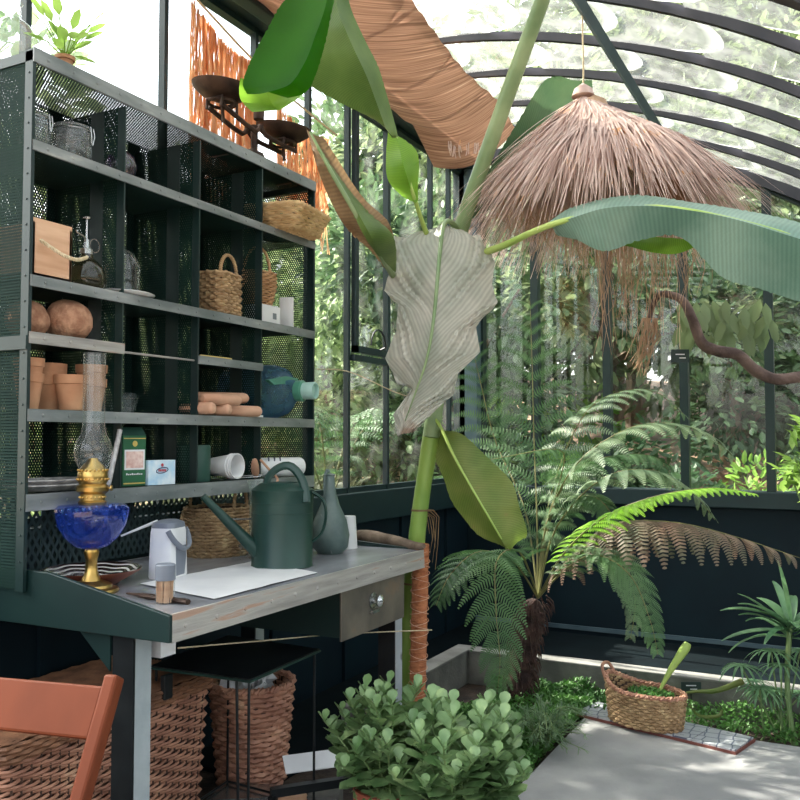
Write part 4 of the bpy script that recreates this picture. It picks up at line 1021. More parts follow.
for zz_, rad_, nn_ in ((479, 15.2, 22), (470, 14.0, 20), (497, 12.2, 18)):
    for k in range(nn_): mb.sphere(lc+V((rad_*px2m*cos(2*pi*k/nn_), rad_*px2m*sin(2*pi*k/nn_), hz(zz_))), 1.3*px2m, seg=6, rings=4)
wk = lc+V((0,0,hz(488))); mb.tube([wk, wk+Rv*18*px2m], .0025, 6); mb.lathe([(.009,-.002),(.009,.002)], wk+Rv*19*px2m, 12, axis=Rv)
mb.build('burner', 'brass', t)
MB().shell([(12*px2m,hz(478)),(14*px2m,hz(468)),(18*px2m,hz(458)),(19*px2m,hz(450)),(17*px2m,hz(442)),(12.5*px2m,hz(434)),(11*px2m,hz(425)),(11*px2m,hz(352))], lc, 30).build('glass_chimney', 'clearglass', t)
# plate
pc = aZ(72, 568, ZT+.03); pc = V((pc.x, pc.y, ZT))
pc = V((1.99, 2.13, ZT))
t = MB().lathe([(.07,0),(.075,.006),(.145,.046),(.15,.05),(.146,.051),(.08,.016),(.0001,.012)], pc, 44).build('painted_plate', 'plate', None, True, origin=pc)
tag(t, 'deep white pottery plate painted with dark patterns, behind the oil lamp', 'plate')
MB().shell([(.07,-.001),(.077,.004),(.147,.044),(.151,.049)], pc, 44).build('glazed_underside', 'plateunder', t) if 'plateunder' in M else None
M['plateunder'] = mat('red_brown_glaze', S(110,58,46), S(134,76,60), 0.3)
MB().shell([(.069,-.0005),(.078,.003),(.148,.043),(.1515,.0495)], pc, 44).build('glazed_underside', 'plateunder', t)
# white small watering can with grey lid
wc = aZ(168, 577, ZT); wc.z = ZT
t = thing('indoor_watering_can', wc, 'small white watering can with grey lid, grey ring handle and thin spout', 'watering can')
R = Matrix.Rotation(.25, 3, 'Z')
mb = MB()
def sq(hx, hy, z, cr, n=24):
    f = rrect(hx, hy, cr); return [wc + R @ (f(k/n)[0]+V((0,0,z))) for k in range(n)]
def loft(rings, capb=True, capt=True):
    mb = MB(); n = len(rings[0])
    for r_ in rings: mb.v += r_
    for i in range(len(rings)-1):
        for k in range(n): mb.f.append((i*n+k, i*n+(k+1) % n, (i+1)*n+(k+1) % n, (i+1)*n+k))
    if capb: mb.f.append(tuple(reversed(range(n))))
    if capt: mb.f.append(tuple((len(rings)-1)*n+k for k in range(n)))
    return mb
loft([sq(.058,.045,0,.02), sq(.06,.047,.008,.02), sq(.056,.044,.15,.02), sq(.053,.042,.165,.02)]).build('can_body', 'white', t)
loft([sq(.054,.043,.165,.02), sq(.050,.040,.181,.02), sq(.03,.02,.190,.012)]).build('lid', 'greyplastic', t)
lb_ = loft([[q + (R @ V((.0,-.002,0))) for q in sq(.045,.045,.01,.012)], [q + (R @ V((0,-.002,0))) for q in sq(.045,.0445,.105,.012)]]); lb_.build('grey_panel', 'greyplastic', t)
mb = MB(); mb.tube([wc+R @ V((.060*cos(a), -.03-.035*abs(sin(a)), .158+.062*sin(a))) for a in [pi+pi*k/14 for k in range(15)]], .010, 6, flat=.5); mb.build('handle', 'greyplastic', t)
MB().tube([aD(158,521,(wc-O).dot(Fv)-.0), aD(121,536,(wc-O).dot(Fv)-.03)], [.0055,.003], 8).build('spout', 'white', t)
# matchstick / toothpick jar
jc = aZ(165, 603, ZT); jc.z = ZT; s_ = (jc-O).dot(Fv)/FPX
t = thing('toothpick_jar', jc, 'small clear jar of wooden toothpicks with a grey lid', 'toothpick jar')
MB().shell([(.0001,.001),(9.5*s_,.001),(9.5*s_,24*s_)], jc, 20).build('jar_body', 'clearglass', t)
mb = MB(); rnd = random.Random(5)
for k in range(110):
    a = rnd.uniform(0, 2*pi); r_ = 8.3*s_*sqrt(rnd.random()); 
    mb.tube([jc+V((r_*cos(a), r_*sin(a), .003)), jc+V((r_*cos(a+.12), r_*sin(a+.12), 24*s_))], .0016, 4)
mb.build('toothpicks', 'boxwood', t)['kind'] = 'stuff'
MB().lathe([(10*s_,23*s_),(10.2*s_,24*s_),(10*s_,38*s_),(9*s_,39*s_),(.0001,39*s_)], jc, 22).build('lid', 'greyplastic', t)
# folding knife / secateurs
a = aZ(132, 594, ZT+.008); b = aZ(188, 602, ZT+.008)
mb = MB().tube([a, (a*2+b)/3, b], [.004,.009,.008], 8, flat=1.3); mb.tube([a+V((0,.02,0)), b+V((0,.025,0))], [.003,.006], 8)
tag(mb.build('pocket_knife', 'iron'), 'brown folded pocket knife lying by the toothpick jar', 'knife')
# papers
q = [aZ(140,584,ZT+.002), aZ(214,600,ZT+.002), aZ(318,573,ZT+.002), aZ(252,562,ZT+.002)]
mb = MB(); n = 12
for i in range(n+1):
    for j in range(n+1):
        u, v = i/n, j/n; P = (q[0]*(1-u)+q[1]*u)*(1-v)+(q[3]*(1-u)+q[2]*u)*v
        mb.v.append(P+V((0,0,.0015+.004*abs(mnoise.noise(V((P.x*9,P.y*9,0)))))))
for i in range(n):
    for j in range(n): a = i*(n+1)+j; mb.f.append((a, a+1, a+n+2, a+n+1))
tag(mb.build('paper_sheet', 'paper'), 'large sheet of white paper spread on the worktop before the watering can', 'paper')
# big watering can
gc = aZ(282, 566, ZT); gc.z = ZT; s_ = (gc-O).dot(Fv)/FPX
t = thing('watering_can', gc, 'dark green metal watering can with arched handle on the worktop', 'watering can')
r_ = 30.5*s_; H_ = 76*s_
M['canrim'] = M['cangreen']
MB().lathe([(r_*.97,0),(r_*1.02,.003),(r_,.008),(r_,H_*.70),(r_*1.012,H_*.705),(r_,H_*.71),(r_,H_*.83),(r_*1.012,H_*.835),(r_,H_*.84),(r_,H_*.985),(r_*1.025,H_),(r_*.99,H_+.003),(r_*.75,H_+.022),(r_*.55,H_+.027),(r_*.5,H_+.02),(.0001,H_+.018)], gc, 40).build('can_body', 'cangreen', t)
D0 = (gc-O).dot(Fv)
sp = [aD(262,556,D0-.04), aD(240,534,D0-.06), aD(203,496,D0-.10)]
MB().tube(sp, [.028,.021,.012], 14).build('spout', 'cangreen', t)
MB().tube([aD(256,519,D0), aD(230,519,D0-.06), aD(223,517,D0-.08)], .003, 5).build('spout_brace', 'steel', t)
hp_ = cat([aD(266,492,D0-.02), aD(268,478,D0-.02), aD(278,468,D0-.02), aD(290,466,D0-.03), aD(300,476,D0-.04), aD(305,490,D0-.05), aD(306,502,D0-.06)], 18)
MB().tube(hp_, .008, 6, flat=1.9).build('arched_handle', 'cangreen', t)
MB().tube(cat([aD(312,492,D0), aD(323,500,D0), aD(326,515,D0), aD(322,532,D0), aD(313,541,D0)], 14), .006, 6, flat=2).build('side_handle', 'cangreen', t)
# glass behind it
x = aZ(243, 555, ZT); tag(MB().shell([(.0001,.002),(.04,.002),(.045,.03),(.05,.09),(.048,.09),(.043,.03)], V((x.x,x.y,ZT)), 24).build('glass_tumbler', 'clearglass'), 'clear glass tumbler behind the watering can spout', 'glass')
# leather bottle
bc2 = aZ(330, 553, ZT); bc2.z = ZT; s_ = (bc2-O).dot(Fv)/FPX
t = thing('leather_bottle', bc2, 'grey green gourd-shaped leather bottle right of the watering can', 'bottle')
MB().lathe([(12*s_,0),(18*s_,6*s_),(19.5*s_,18*s_),(16.5*s_,33*s_),(9.5*s_,48*s_),(6*s_,60*s_),(4.5*s_,72*s_),(4.5*s_,77*s_),(5.5*s_,78*s_),(.0001,80*s_)], bc2, 26).build('bottle_body', 'leather', t)
MB().tube(cat([bc2+V((0,0,80*s_))-Rv*.005, bc2+V((0,0,83*s_))-Rv*.012, bc2+V((0,0,74*s_))-Rv*.022, bc2+V((0,0,58*s_))-Rv*.02], 10), .007, 6).build('strap', 'leather', t)
MB().tube(cat([bc2+V((0,0,40*s_))-Fv*11.6*s_-Rv*8*s_, bc2+V((0,0,30*s_))-Fv*15.6*s_-Rv*3*s_, bc2+V((0,0,15*s_))-Fv*18*s_, bc2+V((0,0,2*s_))-Fv*15*s_+Rv*3*s_], 9), .0018, 4).build('seam', 'rail', t)
cc_ = aZ(349, 548, ZT); cc_.z = ZT; s_ = (cc_-O).dot(Fv)/FPX
tag(MB().lathe([(8.5*s_,0),(6.7*s_,31*s_),(6.2*s_,32*s_),(.0001,32*s_)], cc_, 24).build('paper_cup', 'white'), 'white paper cup standing upside down beside the leather bottle', 'cup')
# driftwood
tag(MB().tube(cat([aD(356,535,3.85), aD(372,537,3.8), aD(395,541,3.7), aD(414,546,3.6), aD(424,546,3.55)], 12), [.018,.026,.03,.03,.026,.025,.024,.022,.02,.018,.014,.01], 9).build('driftwood', 'bark'), 'grey-brown driftwood stick lying along the right end of the bench', 'driftwood')

# ============================================================ UNDER / BESIDE BENCH
# thin black table
t = thing('side_table', (2.42, 1.72, -.04), 'low black side table with thin metal legs before the round basket', 'side table')
zt = .57
q = [aZ(178+0,648,zt), aZ(235,637,zt), aZ(320,650,zt), aZ(262,679,zt)]
q = [aZ(150,668,zt), aZ(228,637,zt), aZ(320,651,zt), aZ(250,682,zt)]
MB().prism(q, (0,0,.008)).build('table_top', 'black', t, False)
mb = MB().tube(q+[q[0]], .005, 5); mb.build('edge_rod', 'cangreen', t)
for k, P in enumerate(q):
    c_ = sum(q, V((0,0,0)))/4; P2 = P*.93+c_*.07
    MB().tube([P2, V((P2.x, P2.y, -.04))], .005, 6).build('leg', 'black', t)
    if k == 3: MB().tube([P2-Rv*.04, V((P2.x, P2.y, .04))-Rv*.03], .005, 6).build('leg', 'black', t)
mb = MB().tube([P*.93+c_*.07-V((0,0,zt-.02)) for P in q+[q[0]]], .005, 5); mb.build('lower_frame', 'black', t)
# black planter frame with white label strip, stool
c0 = aD(282,790,2.95); c1 = aD(384,768,3.0)
z_ = .10
a = aZ(272,790,.12); b = aZ(388,772,.12)
fr = MB(); dd = (b-a).normalized(); nn = V((-dd.y, dd.x, 0))
fr.prism([a, b, b+nn*.03, a+nn*.03], (0,0,-.03)); fr.prism([a-nn*.25, b-nn*.25, b-nn*.22, a-nn*.22], (0,0,-.03))
for P in (a, b, a-nn*.23, b-nn*.23): fr.bb(P.x-.01, P.x+.01, P.y-.01, P.y+.01, -.02, .10)
tag(fr.build('plant_stand', 'black', None, False), 'low black metal plant stand with a white strip on it, beside the succulent', 'plant stand')
pst = aZ(284,771,.128); pen = aZ(342,763,.128)
w_ = V((-(pen-pst).y, (pen-pst).x, 0)).normalized()*.028+V((0,0,.022)); pst.z += .02; pen.z += .02
tag(MB().prism([pst-w_, pen-w_, pen+w_, pst+w_], (0,0,.004)).build('white_strip', 'paper', None, False), 'torn white paper strip lying on the low black plant stand', 'paper')
c_ = aZ(293,800,.02)
tag(MB().lathe([(.05,0),(.055,.01),(.055,.07),(.045,.085),(.0001,.087)], (c_.x, c_.y, -.04), 22).build('wood_disc', 'boxwood'), 'round pale wooden block on the ground at the bottom edge', 'wooden block')
mb = MB().prism([aZ(205,800,.01), aZ(275,797,.01), aZ(284,785,.01), aZ(225,782,.01)], (0,0,-.05))
tag(mb.build('metal_sheet', 'steel', None, False), 'flat grey metal sheet on the ground before the hamper', 'metal sheet')
tag(MB().box(aZ(325,800,.0)+V((0,0,-.0)), (.14,.12,.08), .4).build('stone_block', 'curb', None, False, bevel=.01), 'dark stone block under the plant stand', 'stone')
# chair
t = thing('folding_chair', (1.18, 1.28, 0), 'varnished reddish wooden folding chair at the lower left corner', 'chair')
top = aD(115, 676, 1.72); bot = aD(72, 830, 1.58)
u_ = V((cos(radians(102)), sin(radians(102)), 0)); axl = (bot-top)
slope = V((axl.x, axl.y, axl.z)).normalized()
foot = top + slope*((top.z-0.0)/-slope.z)
wd = .40
nrm = u_.cross(slope).normalized()
rt = Matrix((u_, nrm, -slope)).transposed()
def bar(name, p, q_, w, d, m='chairwood'):
    c = (p+q_)/2; ax_ = (p-q_).normalized(); s_ = nrm.cross(ax_).normalized()
    Rm = Matrix((s_, ax_.cross(s_), ax_)).transposed()
    return MB().box(c, (w, d, (p-q_).length), rot=Rm).build(name, m, t, False, bevel=.006)
for k in (0, 1):
    a = top+u_*wd*k; b = foot+u_*wd*k; b.z = 0.002
    bar('back_post', a, b, .03, .034)
rc = top + slope*.072 + u_*wd/2
MB().box(rc, (wd-.03, .016, .10), rot=rt).build('back_rail', 'chairwood', t, False, bevel=.005)
MB().box(rc+slope*.2, (wd-.03, .014, .05), rot=rt).build('back_rail', 'chairwood', t, False, bevel=.005)
sdir = V((slope.x, slope.y, 0)).normalized()
st = top+slope*.42+u_*wd/2
for k in range(6): MB().box(V((st.x, st.y, .44))+sdir*(.02+k*.06), (.045, wd-.04, .016), rz=atan2(sdir.y, sdir.x)).build('seat_slat', 'chairwood', t, False, bevel=.003)
for k in (0, 1):
    a = V((st.x, st.y, .43))-u_*wd/2+u_*(wd*k)+sdir*.34+u_*(.035 if k == 0 else -.035)
    b = V((st.x, st.y, 0))-u_*wd/2+u_*(wd*k)-sdir*.08+u_*(.035 if k == 0 else -.035); b.z = .002
    bar('leg', a, b, .028, .03)
# ============================================================ PLANTS
def blade(name, rows, m, parent, N=60, K=8, pleat=.004, freq=26, skew=.0, wav=.0, edge=0, lin=0, curl=0.0, seed=0):
    """rows: list of (left, mid, right) 3D points down the midrib"""
    L = cat([r[0] for r in rows], N); C = cat([r[1] for r in rows], N); Rr = cat([r[2] for r in rows], N)
    if lin:
        for q, arr in ((0, L), (2, Rr)):
            for i in range(N):
                t = i/(N-1)*(len(rows)-1); j = min(int(t), len(rows)-2); arr[i] = arr[i]*(1-lin) + (V(rows[j][q])*(1-t+j)+V(rows[j+1][q])*(t-j))*lin
    mb = MB(); mb.uv = []
    for i in range(N):
        for j in range(-K, K+1):
            v = abs(j)/K; e = L[i] if j < 0 else Rr[i]
            t = (C[min(i+1,N-1)]-C[max(i-1,0)]).normalized(); s = (e-C[i])
            # veins sweep: sample along length
            nn = t.cross(Rr[i]-L[i])
            if nn.length > 1e-6: nn.normalize()
            u = i/(N-1); ph = 2*pi*freq*(u - skew*v)
            p = C[i]+s*v
            p = p + nn*(pleat*sin(ph)*(.7+.5*sin(ph*.23+seed))*min(v*3,1)*(.4+.6*v)) + nn*curl*s.length*(v*v-v)*1.0
            if wav: p = p + nn*wav*mnoise.noise(V((u*6, j/K*1.5, seed+.5)))*v
            if edge and v > .6: p = p - s*edge*(v-.6)*abs(mnoise.noise(V((u*30, seed+3.1, j*0))))*2.5
            mb.v.append(p); mb.uv.append((u-skew*v, j/K))
    w = 2*K+1
    for i in range(N-1):
        for j in range(w-1): a = i*w+j; mb.f.append((a, a+1, a+w+1, a+w))
    return mb.build(name, m, parent)
def P(px, py, D): return aD(px, py, D)
ban = thing('banana_plant', (3.40, 1.70, -.04), 'tall banana plant with thick green stem and big hanging leaves right of the bench', 'banana plant')
base = V((3.40, 1.70, -.04))
sp = cat([base, P(403,690,3.68), P(412,590,3.68), P(420,510,3.66), P(432,430,3.62), P(445,330,3.66), P(458,240,3.62), P(495,130,3.45), P(535,20,3.3), P(560,-50,3.2)], 40)
rr = [.045-.012*(i/15) if i < 16 else .036-.008*((i-16)/24) for i in range(40)]
MB().tube(sp[:18], rr[:18], 14).build('stem', 'stem', ban)
MB().tube(sp[17:], rr[17:], 12).build('petiole', 'stemdull', ban)
mb = MB()
for k in (9, 13): mb.tube([sp[k]+V((0,0,-.004)), sp[k]+V((0,0,.004))], rr[k]*1.08, 14)
for k in range(6): a = sp[13]; mb.tube(cat([a+V((.03*cos(k),.03*sin(k),0)), a+Rv*(.03+.01*k)+V((0,0,-.03)), a+Rv*(.04+.012*(k%3))+V((0,0,-.1-.03*k))], 5), [.003,.003,.002,.002,.001], 4)
mb.build('dry_sheath', 'ban_brown', ban)
# leaf A: top left, deep green, folded tip
blade('leaf', [(P(322,-30,2.75),P(332,-32,2.7),P(345,-30,2.72)), (P(285,0,2.72),P(326,4,2.6),P(334,2,2.6)), (P(268,28,2.7),P(316,34,2.55),P(326,40,2.58)), (P(252,58,2.68),P(305,62,2.52),P(316,74,2.58)), (P(243,82,2.66),P(290,84,2.52),P(306,92,2.58)), (P(247,94,2.66),P(268,92,2.56),P(288,98,2.58))], 'ban_deep', ban, pleat=.0025, freq=34, skew=.12, curl=.25)
blade('leaf_tip', [(P(240,78,2.72),P(262,82,2.76),P(312,70,2.7)), (P(240,98,2.74),P(272,104,2.78),P(308,88,2.7)), (P(252,112,2.72),P(280,110,2.74),P(296,100,2.7))], 'ban_young', ban, N=16, pleat=.002, freq=8)
# leaf B: behind, olive
blade('leaf', [(P(318,-30,3.0),P(330,-30,3.0),P(345,-30,3.0)), (P(302,20,3.0),P(338,10,2.9),P(350,5,2.96)), (P(290,55,3.05),P(352,45,2.9),P(364,38,2.98)), (P(300,78,3.1),P(366,75,2.92),P(378,66,3.0)), (P(335,100,3.1),P(377,104,2.98),P(386,92,3.05)), (P(378,122,3.1),P(386,128,3.02),P(394,120,3.1)), (P(392,138,3.1),P(395,138,3.1),P(398,137,3.1))], 'ban_olive', ban, pleat=.003, freq=30, skew=.15, curl=.15)
# leaf C: young with stalk
blade('leaf', [(P(388,132,3.3),P(396,135,3.3),P(402,138,3.3)), (P(386,158,3.3),P(402,160,3.25),P(416,150,3.3)), (P(388,180,3.3),P(408,180,3.26),P(419,165,3.3)), (P(402,196,3.3),P(413,196,3.3),P(418,182,3.3)), (P(414,202,3.3),P(416,203,3.3),P(418,200,3.3))], 'ban_young', ban, N=26, pleat=.003, freq=14, curl=.2)
MB().tube(cat([P(396,135,3.3), P(409,180,3.28), P(416,203,3.32), P(426,232,3.45), P(440,260,3.6)], 16), [.004+.0006*i for i in range(16)], 8).build('petiole', 'youngpet', ban)
# leaf D: brown withered folded leaf
blade('leaf', [(P(306,125,2.95),P(310,132,2.9),P(322,136,2.95)), (P(318,170,2.95),P(330,168,2.88),P(338,160,2.95)), (P(334,208,3.0),P(352,205,2.9),P(362,196,3.0)), (P(352,235,3.05),P(370,238,2.95),P(388,222,3.05)), (P(372,250,3.2),P(384,258,3.2),P(394,244,3.2)), (P(390,272,3.5),P(393,275,3.5),P(396,274,3.5))], 'ban_brown', ban, N=50, pleat=.006, freq=18, wav=.02, curl=.5, seed=4)
blade('leaf', [(P(322,150,2.93),P(318,150,2.87),P(314,142,2.9)), (P(346,188,2.97),P(336,178,2.87),P(330,174,2.9)), (P(370,214,3.02),P(356,210,2.89),P(350,208,2.92)), (P(394,238,3.06),P(374,242,2.94),P(368,242,2.95)), (P(396,276,3.5),P(394,276,3.5),P(392,275,3.5))], 'ban_olive', ban, N=40, pleat=.003, freq=18, curl=.3)
MB().tube(cat([P(310,132,2.9), P(336,180,2.87), P(372,240,2.99), P(396,280,3.50), P(430,330,3.63)], 20), [.004+.0007*i for i in range(20)], 7).build('petiole', 'stemdull', ban)
# leaf E: big grey hanging leaf
blade('hanging_leaf', [
 (P(428,228,3.46),P(444,224,3.42),P(455,230,3.46)),
 (P(394,238,3.50),P(441,245,3.36),P(480,238,3.46)),
 (P(390,272,3.46),P(439,268,3.32),P(495,262,3.42)),
 (P(384,290,3.46),P(437,292,3.28),P(492,285,3.42)),
 (P(398,305,3.40),P(434,316,3.26),P(497,304,3.42)),
 (P(396,330,3.40),P(431,338,3.24),P(476,326,3.36)),
 (P(385,358,3.42),P(427,358,3.23),P(480,352,3.38)),
 (P(398,384,3.40),P(421,378,3.24),P(458,374,3.34)),
 (P(412,388,3.36),P(415,394,3.25),P(454,394,3.34)),
 (P(393,415,3.38),P(410,408,3.27),P(442,404,3.32)),
 (P(396,428,3.36),P(405,421,3.29),P(428,418,3.32)),
 (P(398,436,3.34),P(402,434,3.31),P(414,432,3.32))], 'ban_grey', ban, N=170, K=12, pleat=.011, freq=15, skew=-.26, wav=.018, curl=.12, lin=.9)
MB().tube(cat([P(460,235,3.62), P(452,223,3.52), P(444,224,3.41), P(440,250,3.345), P(434,316,3.25), P(427,358,3.22), P(415,394,3.24), P(405,421,3.285)], 30), [.014-.00042*i for i in range(30)], 8).build('midrib', 'stemdull', ban)
# leaf F: behind, upper middle
blade('leaf', [(P(462,222,3.75),P(468,220,3.75),P(474,218,3.75)), (P(478,190,3.78),P(486,205,3.85),P(520,190,3.9)), (P(498,155,3.8),P(512,165,3.9),P(562,140,3.98)), (P(520,118,3.8),P(540,130,3.9),P(585,108,4.0)), (P(543,82,3.8),P(556,100,3.9),P(592,92,4.0)), (P(560,76,3.8),P(572,80,3.88),P(592,80,3.95))], 'ban_back', ban, pleat=.004, freq=34, skew=.1, curl=.1)
# leaf G: big right leaf, blade hanging from a nearly level midrib
blade('arching_leaf', [
 (P(548,222,3.12),P(552,226,3.10),P(556,236,3.12)),
 (P(566,208,3.14),P(572,218,3.02),P(576,240,3.06)),
 (P(600,199,3.12),P(606,208,2.94),P(604,252,2.98)),
 (P(645,197,3.05),P(650,206,2.86),P(640,238,2.92)),
 (P(690,201,2.98),P(694,211,2.78),P(680,236,2.86)),
 (P(730,207,2.9),P(734,219,2.70),P(722,278,2.8)),
 (P(770,216,2.82),P(774,231,2.62),P(760,290,2.74)),
 (P(815,228,2.74),P(818,246,2.55),P(800,302,2.68)),
 (P(870,250,2.66),P(870,275,2.5),P(850,320,2.6)),
 (P(930,310,2.58),P(925,330,2.5),P(910,345,2.55))], 'ban_blue', ban, N=140, K=9, pleat=.0035, freq=46, skew=.04, wav=.02, curl=.12, seed=2)
blade('leaf_fold', [(P(606,250,2.99),P(604,250,2.98),P(602,252,2.97)), (P(625,246,3.0),P(622,240,3.02),P(622,232,3.05)), (P(650,252,3.0),P(648,243,3.02),P(648,236,3.05)), (P(675,254,2.96),P(672,246,2.98),P(672,238,3.0)), (P(698,246,2.92),P(696,243,2.93),P(694,240,2.94))], 'ban_young', ban, N=20, K=3, pleat=.001)
MB().tube(cat([P(458,262,3.62), P(480,254,3.5), P(505,245,3.3), P(535,231,3.15), P(572,219,3.035), P(650,207,2.875), P(734,220,2.715), P(818,247,2.565), P(900,300,2.5)], 34), [.017-.00040*i for i in range(34)], 9).build('petiole', 'youngpet', ban)
# leaf H: lower olive leaf
blade('leaf', [(P(438,428,3.6),P(441,428,3.58),P(445,432,3.58)), (P(437,455,3.62),P(452,452,3.5),P(462,434,3.54)), (P(444,485,3.6),P(466,478,3.46),P(490,458,3.5)), (P(458,512,3.58),P(481,503,3.44),P(512,484,3.48)), (P(478,534,3.56),P(494,526,3.44),P(520,508,3.48)), (P(500,546,3.54),P(503,543,3.46),P(527,535,3.5)), (P(506,549,3.5),P(508,549,3.5),P(512,548,3.5))], 'ban_low', ban, pleat=.003, freq=20, skew=.15, wav=.03, curl=.15)
MB().tube(cat([P(432,415,3.6), P(440,426,3.58), P(452,452,3.49), P(466,478,3.45), P(494,526,3.43), P(506,547,3.49)], 18), [.008-.0003*i for i in range(18)], 6).build('petiole', 'youngpet', ban)
# coir pole
cp0 = V((3.30, 1.60, 0)); cp0 = aD(420,640,3.6)
mb = MB(); n = 46; zs = [-.04+.955*k/(n-1) for k in range(n)]
xx = aD(421,545,3.6); xb = aD(417,710,3.6)
def ppos(z): f = (z-xb.z)/(xx.z-xb.z); return V((xb.x+(xx.x-xb.x)*f, xb.y+(xx.y-xb.y)*f, z))
mb.tube([ppos(z) for z in zs], [.034+.004*mnoise.noise(V((0,0,z*23))) for z in zs], 18)
for v in mb.v: pass
t = thing('coir_pole', V((ppos(-.04).x, ppos(-.04).y, -.04)), 'brown coir moss pole bound with string at the right end of the bench', 'moss pole')
mb.build('coir_wrap', 'coir', t)
mb = MB(); pts = [ppos(-.03+.92*k/300)+V((cos(2*pi*k/16), sin(2*pi*k/16), 0))*.039 for k in range(300)]; mb.tube(pts, .0014, 4)
pts = [ppos(-.03+.92*k/200)+V((cos(-2*pi*k/14), sin(-2*pi*k/14), 0))*.0385 for k in range(200)]; mb.tube(pts, .0014, 4); mb.build('string', 'clay', t)
# strings
tag(MB().tube(cat([V((3.215,2.09,1.66)), aD(350,372,3.6), aD(400,394,3.65), aD(440,402,3.7)], 14), .0022, 4).build('twine', 'rope'), 'thin pale twine running from the cabinet side to the banana stem', 'twine')
tag(MB().tube(cat([aD(178,648,2.45), aD(260,641,2.9), aD(340,634,3.3), aD(432,630,3.56)], 14), .0022, 4).build('twine', 'rope'), 'thin pale twine stretched under the workbench to the moss pole', 'twine')

# ---- fern frond
def frond(pts, name, m, parent, plen=.22, npin=10, droop=.5, side=None, r=.006, fill=.55, start=.18, sweep=.25, seed=0, dens=17):
    rnd = random.Random(seed); C = cat(pts, npin*2); mb = MB(); rc = MB()
    rc.tube(C, [r*(1-.85*i/(len(C)-1)) for i in range(len(C))], 5)
    tot = len(C)
    for i in range(int(start*tot), tot-1):
        u = max((i/tot-start)/(1-start), 0.0)
        L = plen*(min(1, .45+u*2.2))*(1-u**1.5)**.95 + .012
        t = (C[min(i+1,tot-1)]-C[i-1]).normalized()
        sd = side(u) if side else t.cross(V((0,0,1)))
        sd = (sd - t*sd.dot(t)); 
        if sd.length < 1e-4: sd = t.orthogonal()
        sd.normalize()
        for s in (-1, 1):
            d0 = (sd*s + t*sweep*(1+u) + V((rnd.uniform(-.08,.08),)*3)).normalized()
            # pinna curve
            n = dens; q = C[i].copy(); d = d0.copy(); pn = [q.copy()]; ds = [d.copy()]
            for k in range(n):
                d = (d + V((0,0,-droop*(.3+k/n)/n*2.2))).normalized(); q = q + d*(L/n); pn.append(q.copy()); ds.append(d.copy())
            up = t.cross(d0)*s
            wmax = L*.155+.006
            for k in range(n):
                w = wmax*(1-(k/n))**.6*(.55 if k == 0 else 1)
                dd = ds[k]; sd2 = (t - dd*t.dot(dd)).normalized()
                nn = dd.cross(sd2); g = (L/n)
                for s2 in (-1, 1):
                    a = pn[k]; dv = (sd2*s2+dd*.45)
                    b = len(mb.v)
                    mb.v += [a, a+dd*g*.72, a+dv*w+dd*g*.22-V((0,0,w*.15)), a+dv*w*.86]
                    mb.f.append((b, b+1, b+2, b+3) if s2 > 0 else (b, b+3, b+2, b+1))
    o = mb.build(name, m, parent, False)
    rc.build('rachis', 'rachis', o)
    return o
fern = thing('tree_fern', (4.36, 1.45, -.04), 'tree fern with shaggy dark trunk and wide arching fronds in the planting bed', 'tree fern')
mb = MB(); fb = V((4.36,1.45,-.04)); ct = V((4.33,1.42,.62)); D_ = 4.45
pts = cat([aD(520,694,4.42), aD(522,660,4.44), aD(528,625,4.45), aD(536,600,4.45)], 22)
pts[0].z = -.045
mb.tube(pts, [(.07 if i < 17 else .07-.011*(i-17))+.012*mnoise.noise(V((i*.9,0,0))) for i in range(22)], 14)
for i, v in enumerate(mb.v): v += V((mnoise.noise(v*26), mnoise.noise(v*26+V((5,5,5))), 0))*.02
rnd = random.Random(2)
for k in range(240):
    q = pts[rnd.randrange(22)]; a = rnd.uniform(0, 2*pi); q = q+V((cos(a)*.066, sin(a)*.066, rnd.uniform(-.02,.02)))
    mb.tube([q, q+V((cos(a)*.02, sin(a)*.02, -.02)), q+V((cos(a)*.03, sin(a)*.03, -.06))], [.005,.004,.001], 4)
mb.build('trunk', 'trunk', fern)
C0 = aD(538,598,4.45)
F = Fv; Rt = Rv
def side_h(u): return Rv*1.0
